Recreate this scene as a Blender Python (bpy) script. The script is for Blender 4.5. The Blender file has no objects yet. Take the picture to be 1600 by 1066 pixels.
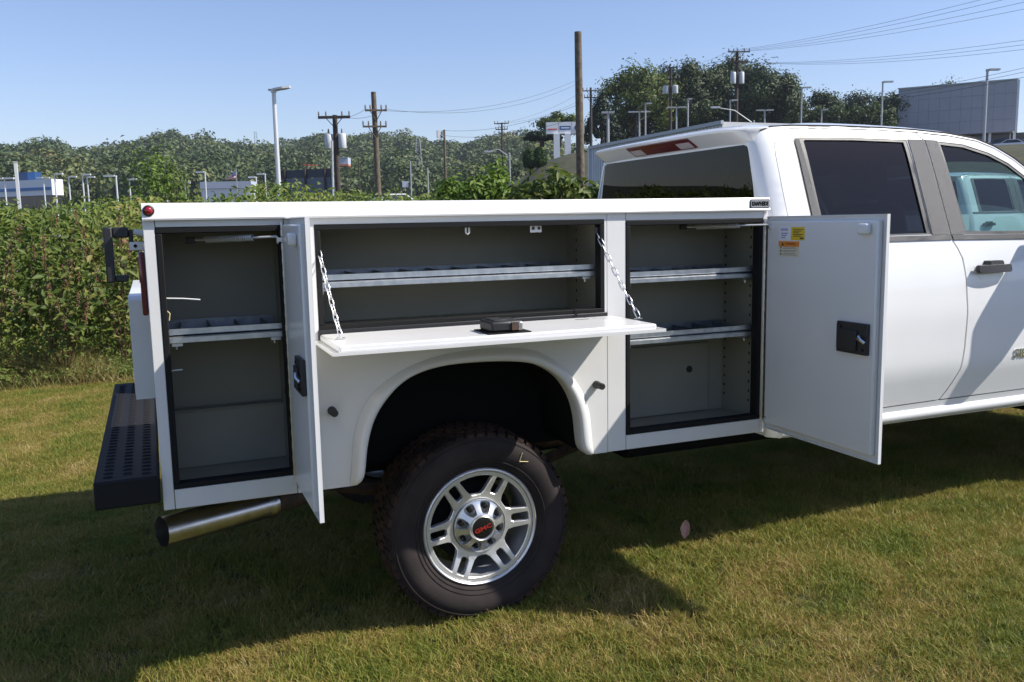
import bpy, bmesh, math, random
import numpy as np
from mathutils import Vector, Matrix, geometry
R = math.radians
random.seed(7); rng = np.random.default_rng(7)
S = bpy.context.scene
COL = S.collection

# ------------------------------------------------------------------ camera
F_PX, YAW, PITCH, ROLL = 1365.333, .3887875, -.1355864, -.0190732
CAM = np.array([-1.196826, -3.242046, 1.656302])
def cam_axes():
    f = np.array([math.sin(YAW)*math.cos(PITCH), math.cos(YAW)*math.cos(PITCH), math.sin(PITCH)])
    r = np.array([math.cos(YAW), -math.sin(YAW), 0.]); u = np.cross(r, f)
    c, s = math.cos(ROLL), math.sin(ROLL)
    return c*r+s*u, -s*r+c*u, f
AR, AU, AF = cam_axes()
cd = bpy.data.cameras.new('camera'); cam = bpy.data.objects.new('camera', cd); COL.objects.link(cam)
cd.sensor_width = 36; cd.lens = F_PX/1600*36; cd.clip_start = .05; cd.clip_end = 6000
cam.matrix_world = Matrix(((AR[0], AU[0], -AF[0], CAM[0]), (AR[1], AU[1], -AF[1], CAM[1]), (AR[2], AU[2], -AF[2], CAM[2]), (0, 0, 0, 1)))
S.camera = cam
def ray(u, v): return AF+(u-800)/F_PX*AR-(v-533)/F_PX*AU
def at(u, v, d): return CAM+d*ray(u, v)          # a point d metres ahead of the lens in that direction
def on_ground(u, v, z=0.):
    d = ray(u, v); return CAM+(z-CAM[2])/d[2]*d

# ------------------------------------------------------------------ light
SUN = Vector((.90, -.50, 1.0)).normalized()      # towards the sun
world = bpy.data.worlds.new('World'); S.world = world; world.use_nodes = True
wn = world.node_tree; wn.nodes.clear()
sky = wn.nodes.new('ShaderNodeTexSky'); sky.sky_type = 'NISHITA'; sky.sun_disc = False
sky.sun_elevation = math.asin(SUN.z); sky.sun_rotation = math.atan2(SUN.x, SUN.y)
sky.air_density = 1.15; sky.dust_density = .6; sky.ozone_density = 5.0; sky.altitude = 200
bgn = wn.nodes.new('ShaderNodeBackground'); bgn.inputs[1].default_value = .115
wo = wn.nodes.new('ShaderNodeOutputWorld')
tn = wn.nodes.new('ShaderNodeMix'); tn.data_type = 'RGBA'; tn.blend_type = 'MULTIPLY'; tn.inputs[0].default_value = 1.; tn.inputs[7].default_value = (1.12, 1.0, 1.07, 1)   # the late-summer sky is a touch more violet
wn.links.new(sky.outputs[0], tn.inputs[6]); wn.links.new(tn.outputs[2], bgn.inputs[0]); wn.links.new(bgn.outputs[0], wo.inputs[0])
sl = bpy.data.lights.new('sun', 'SUN'); sl.energy = 5.0; sl.angle = R(.53); sl.color = (1, .955, .88)
so = bpy.data.objects.new('sun', sl); COL.objects.link(so); so.rotation_euler = (-SUN).to_track_quat('-Z', 'Y').to_euler()
so.location = (8, -6, 12)
S.view_settings.view_transform = 'Standard'; S.view_settings.look = 'None'
S.view_settings.exposure = 0.42; S.view_settings.gamma = 1.0
S.render.engine = 'CYCLES'
S.cycles.transparent_max_bounces = 16; S.cycles.max_bounces = 8

# ------------------------------------------------------------------ materials
def mat(name, col, rough=.5, metal=0., col2=None, nscale=6., bump=0., bscale=200., coat=0., spec=.5, per_island=False, stops=None, detail=4.):
    m = bpy.data.materials.new(name); m.use_nodes = True; n = m.node_tree; L = n.links
    b = n.nodes['Principled BSDF']
    b.inputs['Base Color'].default_value = (*col, 1); b.inputs['Roughness'].default_value = rough
    b.inputs['Metallic'].default_value = metal; b.inputs['Specular IOR Level'].default_value = spec
    b.inputs['Coat Weight'].default_value = coat; b.inputs['Coat Roughness'].default_value = .06
    tc = n.nodes.new('ShaderNodeTexCoord')
    if col2 is not None:
        t = n.nodes.new('ShaderNodeTexNoise'); t.inputs['Scale'].default_value = nscale; t.inputs['Detail'].default_value = detail
        L.new(tc.outputs['Object'], t.inputs['Vector'])
        r = n.nodes.new('ShaderNodeValToRGB'); r.color_ramp.elements[0].position = .36; r.color_ramp.elements[1].position = .64
        r.color_ramp.elements[0].color = (*col, 1); r.color_ramp.elements[1].color = (*col2, 1)
        L.new(t.outputs['Fac'], r.inputs[0]); L.new(r.outputs[0], b.inputs['Base Color'])
    if bump > 0:
        t = n.nodes.new('ShaderNodeTexNoise'); t.inputs['Scale'].default_value = bscale; t.inputs['Detail'].default_value = 3
        L.new(tc.outputs['Object'], t.inputs['Vector'])
        bp = n.nodes.new('ShaderNodeBump'); bp.inputs['Strength'].default_value = bump; bp.inputs['Distance'].default_value = .01
        L.new(t.outputs['Fac'], bp.inputs['Height']); L.new(bp.outputs[0], b.inputs['Normal'])
    return m
def glass(name, tint, rough=0.0):
    m = bpy.data.materials.new(name); m.use_nodes = True; n = m.node_tree; n.nodes.clear(); L = n.links
    o = n.nodes.new('ShaderNodeOutputMaterial'); mx = n.nodes.new('ShaderNodeMixShader')
    ge = n.nodes.new('ShaderNodeNewGeometry'); dp = n.nodes.new('ShaderNodeVectorMath'); dp.operation = 'DOT_PRODUCT'
    L.new(ge.outputs['Normal'], dp.inputs[0]); L.new(ge.outputs['Incoming'], dp.inputs[1])
    def mth(op, a, b=None):
        q = n.nodes.new('ShaderNodeMath'); q.operation = op
        for k, v in enumerate((a, b)):
            if v is None: continue
            if isinstance(v, (int, float)): q.inputs[k].default_value = v
            else: L.new(v, q.inputs[k])
        return q.outputs[0]
    sch = mth('ADD', mth('MULTIPLY', mth('POWER', mth('SUBTRACT', 1., mth('ABSOLUTE', dp.outputs['Value'])), 5.), .955), .042)   # thin-pane reflectance, same from both sides
    tr = n.nodes.new('ShaderNodeBsdfTransparent'); tr.inputs[0].default_value = (*tint, 1)
    gl = n.nodes.new('ShaderNodeBsdfGlossy'); gl.inputs['Roughness'].default_value = rough
    L.new(sch, mx.inputs[0]); L.new(tr.outputs[0], mx.inputs[1]); L.new(gl.outputs[0], mx.inputs[2]); L.new(mx.outputs[0], o.inputs[0])
    return m
def foliage(name, stops, trans=.35, wscale=.0, rough=.55, tint=False, mixf=.42):
    """leaf material: colour per leaf from a ramp, light shining through"""
    m = bpy.data.materials.new(name); m.use_nodes = True; n = m.node_tree; n.nodes.clear(); L = n.links
    o = n.nodes.new('ShaderNodeOutputMaterial'); g = n.nodes.new('ShaderNodeNewGeometry')
    rp = n.nodes.new('ShaderNodeValToRGB'); cr = rp.color_ramp
    while len(cr.elements) < len(stops): cr.elements.new(.5)
    for e, (p, c) in zip(cr.elements, stops): e.position = p; e.color = (*c, 1)
    if wscale:
        t = n.nodes.new('ShaderNodeTexNoise'); t.inputs['Scale'].default_value = wscale; t.inputs['Detail'].default_value = 5
        L.new(g.outputs['Position'], t.inputs['Vector'])
        a = n.nodes.new('ShaderNodeMath'); a.operation = 'MULTIPLY_ADD'; a.inputs[1].default_value = 2.6; a.inputs[2].default_value = -.8
        L.new(t.outputs['Fac'], a.inputs[0])
        b = n.nodes.new('ShaderNodeMix'); b.inputs[0].default_value = mixf
        L.new(a.outputs[0], b.inputs[2]); L.new(g.outputs['Random Per Island'], b.inputs[3]); L.new(b.outputs[0], rp.inputs[0])
    elif tint:
        t = n.nodes.new('ShaderNodeAttribute'); t.attribute_name = 'tint'
        b = n.nodes.new('ShaderNodeMix'); b.inputs[0].default_value = .28
        L.new(t.outputs['Fac'], b.inputs[2]); L.new(g.outputs['Random Per Island'], b.inputs[3]); L.new(b.outputs[0], rp.inputs[0])
    else: L.new(g.outputs['Random Per Island'], rp.inputs[0])
    d = n.nodes.new('ShaderNodeBsdfPrincipled'); d.inputs['Roughness'].default_value = rough; d.inputs['Specular IOR Level'].default_value = .35
    t2 = n.nodes.new('ShaderNodeBsdfTranslucent'); mx = n.nodes.new('ShaderNodeMixShader'); mx.inputs[0].default_value = trans
    L.new(rp.outputs[0], d.inputs['Base Color']); L.new(rp.outputs[0], t2.inputs[0])
    L.new(d.outputs[0], mx.inputs[1]); L.new(t2.outputs[0], mx.inputs[2]); L.new(mx.outputs[0], o.inputs[0])
    return m
M = dict(
    white=mat('white_paint', (.76, .76, .75), .22, coat=.6, col2=(.74, .74, .73), nscale=3),
    body=mat('white_powder_coat', (.72, .712, .69), .32, coat=.25, col2=(.69, .68, .66), nscale=5, bump=.02, bscale=60),
    pan=mat('door_inner_white', (.78, .775, .76), .3, col2=(.75, .745, .73), nscale=2.5, coat=.2),
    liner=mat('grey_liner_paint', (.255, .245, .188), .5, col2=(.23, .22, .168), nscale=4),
    galv=mat('galvanised_steel', (.56, .60, .64), .36, 1., col2=(.74, .76, .78), nscale=26),
    zinc=mat('zinc_plated_steel', (.78, .78, .77), .3, 1.),
    coil=mat('bright_zinc_coil', (.62, .62, .61), .35, .35),
    seal=mat('black_rubber_seal', (.010, .010, .010), .7, spec=.2),
    black=mat('black_plastic', (.02, .02, .021), .45, bump=.15, bscale=500),
    trim=mat('textured_black_trim', (.034, .031, .032), .42, bump=.35, bscale=420),
    bump=mat('black_powder_coat_steel', (.010, .010, .012), .7, spec=.25, bump=.2, bscale=350),
    dark=mat('undercoat', (.010, .010, .010), .9, spec=.1),
    rust=mat('brown_steel', (.10, .055, .03), .7, col2=(.04, .03, .025), nscale=25),
    tyre=mat('tyre_rubber', (.030, .025, .024), .85, spec=.15, col2=(.046, .036, .034), nscale=7, bump=.1, bscale=160),
    tread=mat('muddy_tread', (.020, .017, .016), .9, spec=.1, col2=(.08, .046, .032), nscale=5, bump=.4, bscale=90),
    alloy=mat('machined_alloy', (.80, .80, .795), .34, .72),
    pocket=mat('silver_painted_alloy', (.50, .51, .53), .38, .6),
    hub=mat('satin_silver_hub', (.66, .66, .66), .33, .85),
    steelpipe=mat('stainless_pipe', (.62, .61, .60), .3, 1., col2=(.52, .50, .48), nscale=14),
    red=mat('red_lens', (.30, .006, .012), .12, coat=.8),
    dred=mat('dark_red_lens', (.13, .006, .014), .15, coat=.8),
    lens=mat('clear_lens', (.62, .55, .55), .15, coat=.6),
    badge_red=mat('red_lettering', (.33, .02, .012), .4), galvd=mat('shaded_galvanised_tray', (.22, .235, .25), .5, 1., col2=(.30, .31, .33), nscale=26), grey=mat('badge_grey', (.42, .42, .43), .35, .3),  # galvd: darkened copy of the shelf steel, shade inside the trays put into colour
    chrome=mat('chrome', (.8, .8, .8), .1, 1.),
    blackgloss=mat('gloss_black', (.01, .01, .011), .12),
    seat=mat('dark_seat_cloth', (.022, .022, .025), .8),
    priv=glass('privacy_glass', (.030, .034, .046)),
    priv2=glass('dark_privacy_glass', (.010, .012, .018)),
    clear=glass('green_tinted_glass', (.50, .66, .66)),
    yellow=mat('yellow_sticker', (.75, .52, .02), .5), orange=mat('orange_sticker', (.8, .26, .03), .5),
    paper=mat('cream_sticker', (.72, .68, .52), .55), wpaper=mat('white_sticker', (.82, .82, .86), .5),
    ink=mat('dark_print', (.06, .05, .05), .6), lilac=mat('violet_print', (.25, .2, .45), .6),
    chalk=mat('yellow_chalk', (.7, .6, .3), .9),
    loom=mat('brown_loom', (.12, .075, .055), .6), tie=mat('white_nylon', (.75, .75, .72), .5),
    plate=mat('painted_tin_plate', (.66, .66, .66), .4),
)

# ------------------------------------------------------------------ mesh helpers
class G:
    """collects shapes, then builds ONE mesh object"""
    def __init__(s): s.V = []; s.F = []; s.I = []
    def add(s, vf, mi=0):
        V, F = vf; k = len(s.V); s.V += [tuple(v) for v in V]; s.F += [tuple(i+k for i in f) for f in F]; s.I += [mi]*len(F); return s
    def build(s, name, mats, parent=None, smooth=False, bevel=0., kind=None, angle=35):
        me = bpy.data.meshes.new(name); me.from_pydata(s.V, [], s.F)
        if not isinstance(mats, (list, tuple)): mats = [mats]
        for m in mats: me.materials.append(m)
        if len(mats) > 1: me.polygons.foreach_set('material_index', s.I)
        me.validate()
        o = bpy.data.objects.new(name, me); COL.objects.link(o); hang(o, parent)
        if bevel:
            b = o.modifiers.new('bevel', 'BEVEL'); b.width = bevel; b.segments = 2; b.limit_method = 'ANGLE'; b.angle_limit = R(40); b.harden_normals = False
            smooth = True
        if smooth:
            me.shade_smooth() if hasattr(me, 'shade_smooth') else None
            me.set_sharp_from_angle(angle=R(angle))
        if kind: o['kind'] = kind
        return o
def hang(o, parent):
    if parent is None: return
    o.parent = parent
    if parent.parent is None: o.matrix_parent_inverse = Matrix.Translation(-Vector(parent.location))
def root(name, loc, label, cat, group=None):
    o = bpy.data.objects.new(name, None); COL.objects.link(o); o.location = loc; o.empty_display_size = .2
    tag(o, label, cat, group); return o
def tag(o, label, cat, group=None):
    o['label'] = label; o['category'] = cat
    if group: o['group'] = group
    return o
def copy_tree(o, parent=None):
    c = o.copy(); COL.objects.link(c)
    if parent is not None:
        c.parent = parent; c.matrix_parent_inverse = o.matrix_parent_inverse.copy()
    for ch in list(o.children): copy_tree(ch, c)
    return c
def box(x0, x1, y0, y1, z0, z1):
    V = [(x, y, z) for x in (x0, x1) for y in (y0, y1) for z in (z0, z1)]
    return V, [(0, 1, 3, 2), (4, 6, 7, 5), (0, 4, 5, 1), (2, 3, 7, 6), (0, 2, 6, 4), (1, 5, 7, 3)]
def obox(c, ax, ay, az, hx, hy, hz):
    c, ax, ay, az = (np.asarray(q, float) for q in (c, ax, ay, az))
    V, F = box(-1, 1, -1, 1, -1, 1)
    return [tuple(c+v[0]*hx*ax+v[1]*hy*ay+v[2]*hz*az) for v in V], F
def tube(P, r, n=8, cap=True):
    P = [np.asarray(p, float) for p in P]; r = r if isinstance(r, (list, tuple)) else [r]*len(P)
    V = []; F = []; a = None
    for i, p in enumerate(P):
        t = P[min(i+1, len(P)-1)]-P[max(i-1, 0)]; t = t/(np.linalg.norm(t)+1e-12)
        if a is None:
            a = np.cross(t, (0, 0, 1.)) if abs(t[2]) < .9 else np.cross(t, (1., 0, 0))
        a = a-t*(a@t); a /= np.linalg.norm(a); b = np.cross(t, a)
        for k in range(n):
            w = 2*math.pi*k/n; V.append(tuple(p+r[i]*(math.cos(w)*a+math.sin(w)*b)))
    for i in range(len(P)-1):
        for k in range(n):
            F.append((i*n+k, i*n+(k+1) % n, (i+1)*n+(k+1) % n, (i+1)*n+k))
    if cap: F.append(tuple(range(n))[::-1]); F.append(tuple(range((len(P)-1)*n, len(P)*n)))
    return V, F
def lathe(prof, c, n=48, axis='y', closed=False):
    """prof: (radius, offset along axis)"""
    V = []; F = []; m = len(prof)
    for k in range(n):
        w = 2*math.pi*k/n; cs, sn = math.cos(w), math.sin(w)
        for r, h in prof:
            V.append((c[0]+r*cs, c[1]+h, c[2]+r*sn) if axis == 'y' else (c[0]+r*cs, c[1]+r*sn, c[2]+h) if axis == 'z' else (c[0]+h, c[1]+r*cs, c[2]+r*sn))
    for k in range(n):
        k2 = (k+1) % n
        for i in range(m if closed else m-1):
            j = (i+1) % m; F.append((k*m+i, k*m+j, k2*m+j, k2*m+i))
    return V, F
def inside(p, poly):
    c = False; n = len(poly); x, y = p
    for i in range(n):
        x1, y1 = poly[i]; x2, y2 = poly[i-1]
        if (y1 > y) != (y2 > y) and x < (x2-x1)*(y-y1)/(y2-y1)+x1: c = not c
    return c
def sheet(outline, holes, fn, thick, grid=0., seg=0.):
    """flat outline with holes, triangulated, bent by fn(u, v, depth) and given real thickness"""
    def dens(poly):
        if not seg: return list(poly)
        out = []
        for i, p in enumerate(poly):
            q = poly[(i+1) % len(poly)]; k = max(1, int(math.dist(p, q)/seg))
            out += [(p[0]+(q[0]-p[0])*j/k, p[1]+(q[1]-p[1])*j/k) for j in range(k)]
        return out
    loops = [dens(outline)]+[dens(h) for h in holes]
    pts = []; ed = []
    for lp in loops:
        k = len(pts); pts += [Vector(p) for p in lp]; ed += [(k+i, k+(i+1) % len(lp)) for i in range(len(lp))]
    if grid:
        xs = [p[0] for p in loops[0]]; ys = [p[1] for p in loops[0]]
        u = min(xs)+grid*.5
        while u < max(xs):
            v = min(ys)+grid*.5
            while v < max(ys):
                if inside((u, v), loops[0]) and not any(inside((u, v), h) for h in loops[1:]): pts.append(Vector((u, v)))
                v += grid
            u += grid
    r = geometry.delaunay_2d_cdt(pts, ed, [], 0, 1e-6)
    P, T = r[0], r[2]
    tri = []
    for t in T:
        c = (sum(P[i][0] for i in t)/3, sum(P[i][1] for i in t)/3)
        if inside(c, loops[0]) and not any(inside(c, h) for h in loops[1:]): tri.append(tuple(t))
    V = [fn(p[0], p[1], 0.) for p in P]; n = len(V)
    F = list(tri)
    if thick:
        V += [fn(p[0], p[1], thick) for p in P]; F += [tuple(i+n for i in t[::-1]) for t in tri]
        es = {}
        for t in tri:
            for i in range(3):
                e = (t[i], t[(i+1) % 3]); es[e] = es.get(e, 0)+1
        for (i, j) in es:
            if (j, i) not in es: F.append((j, i, i+n, j+n))
    return V, F
def spline(P, n):
    """n points along a smooth curve through P"""
    P = [np.asarray(p, float) for p in P]; Q = [2*P[0]-P[1]]+P+[2*P[-1]-P[-2]]; out = []
    L = [0]
    for i in range(len(P)-1): L.append(L[-1]+np.linalg.norm(P[i+1]-P[i]))
    for k in range(n):
        s = L[-1]*k/(n-1); i = min(max(np.searchsorted(L, s, 'right')-1, 0), len(P)-2); t = (s-L[i])/(L[i+1]-L[i])
        a, b, c, d = Q[i], Q[i+1], Q[i+2], Q[i+3]
        out.append(.5*(2*b+(c-a)*t+(2*a-5*b+4*c-d)*t*t+(3*b-a-3*c+d)*t**3))
    return out
def rrect(x0, x1, z0, z1, r, n=4):
    out = []
    for cx, cz, a in ((x1-r, z1-r, 0), (x0+r, z1-r, 90), (x0+r, z0+r, 180), (x1-r, z0+r, 270)):
        for k in range(n+1): w = R(a+90*k/n); out.append((cx+r*math.cos(w), cz+r*math.sin(w)))
    return out
def text_vf(s, size, extrude=.001, bold=0.):
    cu = bpy.data.curves.new('t', 'FONT'); cu.body = s; cu.size = size; cu.extrude = extrude; cu.align_x = 'CENTER'; cu.align_y = 'CENTER'; cu.offset = bold; cu.resolution_u = 2
    o = bpy.data.objects.new('t', cu); me = bpy.data.meshes.new_from_object(o)
    V = [tuple(v.co) for v in me.vertices]; F = [tuple(p.vertices) for p in me.polygons]
    bpy.data.objects.remove(o); bpy.data.curves.remove(cu); bpy.data.meshes.remove(me)
    return V, F
def place(vf, c, ux, uy):
    ux = np.asarray(ux, float); uy = np.asarray(uy, float); uz = np.cross(ux, uy); c = np.asarray(c, float)
    return [tuple(c+v[0]*ux+v[1]*uy+v[2]*uz) for v in vf[0]], vf[1]
def one(name, vf, m, parent, **k): return G().add(vf).build(name, m, parent, **k)
def mesh_np(name, V, F, mats, parent=None, kind=None, smooth=False):
    """big meshes from arrays; F is (n,3) or (n,4)"""
    me = bpy.data.meshes.new(name); V = np.asarray(V, np.float32); F = np.asarray(F, np.int32)
    me.vertices.add(len(V)); me.vertices.foreach_set('co', V.ravel()); k = F.shape[1]
    me.loops.add(F.size); me.loops.foreach_set('vertex_index', F.ravel())
    me.polygons.add(len(F)); me.polygons.foreach_set('loop_start', np.arange(0, F.size, k, dtype=np.int32)); me.polygons.foreach_set('loop_total', np.full(len(F), k, np.int32))
    me.update(calc_edges=True)
    for m in (mats if isinstance(mats, (list, tuple)) else [mats]): me.materials.append(m)
    o = bpy.data.objects.new(name, me); COL.objects.link(o); hang(o, parent)
    if kind: o['kind'] = kind
    return o

# ================================================================== THE SETTING: ground
def sst(a, b, x): t = np.clip((x-a)/(b-a), 0, 1); return t*t*(3-2*t)
def hgt(x, y):
    x = np.asarray(x, float); y = np.asarray(y, float); dx = x-CAM[0]; dy = y-CAM[1]
    rho = np.hypot(dx, dy); th = np.degrees(np.arctan2(dx, dy))
    h = .022*np.clip(x, -6, 6)*(1-sst(8, 13, rho))-1.2*sst(13, 30, rho)+4.5*sst(90, 180, rho)
    dth = th-math.degrees(YAW); pxl = 800+F_PX*np.tan(np.radians(np.clip(dth, -75, 75)))
    top = np.interp(pxl, [-400, 0, 100, 200, 240, 290, 340, 400, 435, 475, 520, 600, 640, 690, 735, 775, 815, 860, 950, 1100, 1300], [232, 229, 229, 227, 216, 210, 213, 222, 232, 223, 217, 218, 216, 225, 227, 220, 215, 215, 250, 300, 320])
    ridge = (357.5-.0191*(pxl-232)-top)/F_PX*500*np.cos(np.radians(np.clip(dth, -75, 75)))-12.5     # height of the ridge that the tree line needs
    h = h+np.maximum(ridge-4.5, 3)*sst(200, 500, rho)+1.5*np.sin(x*.03+y*.01)*sst(200, 300, rho)
    h = h+9.2*sst(17, 26, th)*sst(34, 86, rho)*(1-sst(150, 260, rho))-1.5*sst(31, 40, th)*sst(60, 100, rho)*(1-sst(150, 260, rho))
    return h
# one sheet to the horizon: rings of rising size round the truck
rr = np.concatenate([np.linspace(.02, 16, 33), np.geomspace(17, 3500, 90)]); nth = 160
tt = np.linspace(0, 2*math.pi, nth, endpoint=False)
gx = (rr[:, None]*np.sin(tt)[None]).ravel(); gy = (rr[:, None]*np.cos(tt)[None]+1).ravel()
i, j = np.meshgrid(np.arange(len(rr)-1), np.arange(nth), indexing='ij'); j2 = (j+1) % nth
gF = np.stack([i*nth+j, (i+1)*nth+j, (i+1)*nth+j2, i*nth+j2], -1).reshape(-1, 4)
def ground_mat():
    m = mat('turf_soil', (.030, .036, .010), .95, col2=(.062, .056, .022), nscale=1.3, bump=.6, bscale=40)
    return m
ground = mesh_np('ground', np.stack([gx, gy, hgt(gx, gy)], 1), gF, ground_mat(), kind='structure')

# ================================================================== THE SERVICE TRUCK
X0, X1, ZB, ZR, ZT = -1.215, 1.39, .664, 1.688, 1.742
BW = 2.02                                               # body width
truck = root('service_truck', (1.4, 1.01, 0), 'white crew cab pickup with open utility service body, parked on the lawn', 'truck')
mir = lambda vf: ([(v[0], BW-v[1], v[2]) for v in vf[0]], [f[::-1] for f in vf[1]])

# ---- service body: outer frame pieces, each with its own seam
ARCH_O = spline([(-.548, .664), (-.548, .69), (-.543, .731), (-.521, .886), (-.458, 1.007), (-.346, 1.087), (-.224, 1.131), (-.099, 1.151), (.052, 1.155), (.206, 1.139), (.295, 1.1), (.377, 1.037), (.446, .944), (.48, .844), (.492, .735), (.496, .69), (.496, .664)], 72)
ARCH_I = spline([(-.548, .664), (-.525, .672), (-.505, .695), (-.495, .733), (-.483, .82), (-.458, .906), (-.418, .975), (-.356, 1.038), (-.276, 1.081), (-.161, 1.105), (-.003, 1.108), (.148, 1.096), (.237, 1.072), (.327, 1.014), (.384, .933), (.412, .846), (.423, .745), (.430, .705), (.453, .674), (.496, .664)], 72)
def flat_side(u, v, d): return (u, d, v)
def body_side(side):
    f = (lambda vf: vf) if side == 0 else mir
    b = one('body_side', f(sheet([(-.746, .664)]+[tuple(p) for p in ARCH_O]+[(.566, .664), (.566, 1.687), (-.746, 1.687)], [[(-.64, 1.268), (.556, 1.268), (.556, 1.66), (-.64, 1.66)]] if side == 0 else [], flat_side, .028, 0, .05)), M['body'], truck)
    # flared wheel-arch lip, rolled out of the panel
    V = []; F = []; n = len(ARCH_O); prof = [(0., 0.), (.16, .35), (.34, .8), (.55, 1.), (.8, 1.02), (.93, .9), (1., .72)]
    for o_, i_ in zip(ARCH_O, ARCH_I):
        w = min(1., np.linalg.norm(o_-i_)/.045)
        for t, h in prof:
            q = o_+(i_-o_)*t; V.append((q[0], -.0015-.042*h*w, q[1]))
        V.append((i_[0], .03, i_[1]))
    m = len(prof)+1
    for k in range(n-1):
        for j in range(m-1): F.append((k*m+j, (k+1)*m+j, (k+1)*m+j+1, k*m+j+1))
    one('arch_flare', f((V, F)), M['body'], b, smooth=True, angle=60)
    # wheel housing behind the arch
    V = [(p[0], y, p[1]) for p in ARCH_I for y in (.03, .44)]; F = [(2*k, 2*k+1, 2*k+3, 2*k+2) for k in range(n-1)]
    one('wheel_housing', f((V, F)), M['dark'], b, smooth=True)
    one('housing_back', f(box(-.56, .51, .372, .384, .64, 1.25)), M['dark'], b)
    one('housing_top', f(box(-.56, .51, .031, .371, 1.16, 1.25)), M['dark'], b)
    for nm, q in (('corner_post', (X0, -1.1775, 0, .03, .664, 1.686)), ('header', (-1.1755, -.748, 0, .03, 1.66, 1.687)), ('bottom_rail', (-1.1755, -.748, 0, .03, .664, .735)),
                  ('post', (.568, .657, 0, .03, .664, 1.687)), ('header', (.659, 1.364, 0, .03, 1.652, 1.687)), ('bottom_rail', (.659, 1.364, 0, .03, .664, .728)), ('end_post', (1.366, X1, 0, .03, .664, 1.687))):
        one(nm, f(box(*q)), M['body'], b, bevel=.0025)
    if side == 1: one('closed_doors', f(box(-1.17, 1.36, -.006, .0, .74, 1.65)), M['body'], b)
    # top rail with its rolled lower edge, and the deck over the boxes
    g = G()
    prof = [(-.004, ZR-.004), (-.016, ZR-.004), (-.0175, ZR+.002), (-.013, ZR+.008), (-.013, ZT-.006), (-.009, ZT), (.40, ZT), (.40, ZT-.02), (-.004, ZT-.02)]
    V = [(x, y, z) for x in (X0, X1) for y, z in prof]; k = len(prof)
    g.add(f((V, [(i, i+k, (i+1) % k+k, (i+1) % k) for i in range(k)]+[tuple(range(k))[::-1], tuple(range(k, 2*k))])))
    one_ = g.build('top_rail', M['body'], b, smooth=True, angle=50)
    one('inner_wall', f(box(X0+.002, X1-.002, .385, .398, .78, ZT-.022)), M['body'], b)
    one('rear_end_panel', f(box(X0+.001, X0+.022, .031, .384, .668, ZT-.022)), M['body'], b)
    one('front_end_panel', f(box(X1-.01, X1-.002, .031, .384, .668, ZT-.022)), M['body'], b)
    return b, one_
bs, rail = body_side(0); bs2, rail2 = body_side(1)
bed = one('load_bed', box(X0+.01, X1-.005, .399, BW-.399, .80, .83), M['body'], truck)
one('bulkhead', box(X1-.03, X1-.006, .399, BW-.399, .832, 1.70), M['body'], bed)
one('understructure', box(X0+.05, X1-.02, .41, BW-.41, .74, .799), M['dark'], bed)
tg = one('tailgate', sheet(rrect(.405, BW-.405, 1.00, 1.40, .045), [], lambda u, v, d: (-1.288+d, u, v), .06), M['body'], truck, bevel=.004)
for y in (.418, 1.60): one('bolt', lathe([(.0, 0), (.012, 0), (.012, -.012), (0, -.012)], (-1.262, y-.009 if y < 1 else y+.02, 1.36), 8), M['black'], tg)
one('side_plate', box(-1.286, -1.218, .395, .402, 1.0, 1.385), M['body'], tg)

# ---- rubber seals round the three openings
def seal(x0, x1, z0, z1):
    t = .021; g = G()
    for q in ((x0, x1, z1-t, z1-.0005), (x0, x1, z0+.0005, z0+t), (x0+.0005, x0+t, z0+t, z1-t), (x1-t, x1-.0005, z0+t, z1-t)): g.add(box(q[0], q[1], -.003, .045, q[2], q[3]))
    return g.build('door_seal', M['seal'], bs, bevel=.003)
seal(-1.177, -.7465, .7355, 1.6595); seal(-.6395, .5555, 1.2685, 1.6595); seal(.6575, 1.3655, .7285, 1.6515)
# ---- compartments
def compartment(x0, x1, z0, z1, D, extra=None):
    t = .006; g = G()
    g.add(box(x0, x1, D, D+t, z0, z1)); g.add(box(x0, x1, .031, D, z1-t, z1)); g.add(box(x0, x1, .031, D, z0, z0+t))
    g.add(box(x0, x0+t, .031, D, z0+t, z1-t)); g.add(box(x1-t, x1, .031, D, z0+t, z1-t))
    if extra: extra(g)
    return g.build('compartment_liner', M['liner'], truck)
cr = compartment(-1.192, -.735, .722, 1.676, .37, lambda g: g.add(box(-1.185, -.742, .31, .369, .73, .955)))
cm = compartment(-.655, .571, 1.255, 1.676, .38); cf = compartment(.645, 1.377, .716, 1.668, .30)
one('wall_panel', box(.655, 1.28, .285, .299, .725, 1.06), M['liner'], cf, bevel=.002)
one('step_box', box(-1.18, -.748, .30, .365, .952, .958), M['liner'], cr, bevel=.002)
for c, x, y, z in ((cf, 1.17, .284, .935), (cr, -1.17, .2, 1.02), (cr, -.7425, .2, 1.02)):
    one('grommet', lathe([(0, -.006), (.014, -.006), (.017, 0)], (x, y, z), 16) if c is cf else lathe([(0, .006 if x < -1 else -.006), (.014, .006 if x < -1 else -.006), (.017, 0)], (x, y, z), 16, 'x'), M['black'], c, smooth=True)
# rows of slotted holes up the side walls of the compartments
for c, x, z0, z1 in ((cm, .5655, 1.30, 1.64), (cf, 1.3705, .80, 1.62)):
    g = G()
    for y in (.09, .28):
        z = z0
        while z < z1: g.add(box(x-.0012, x, y-.004, y+.004, z-.006, z+.006)); z += .045
    g.build('mounting_holes', M['dark'], c, kind='stuff')
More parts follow.
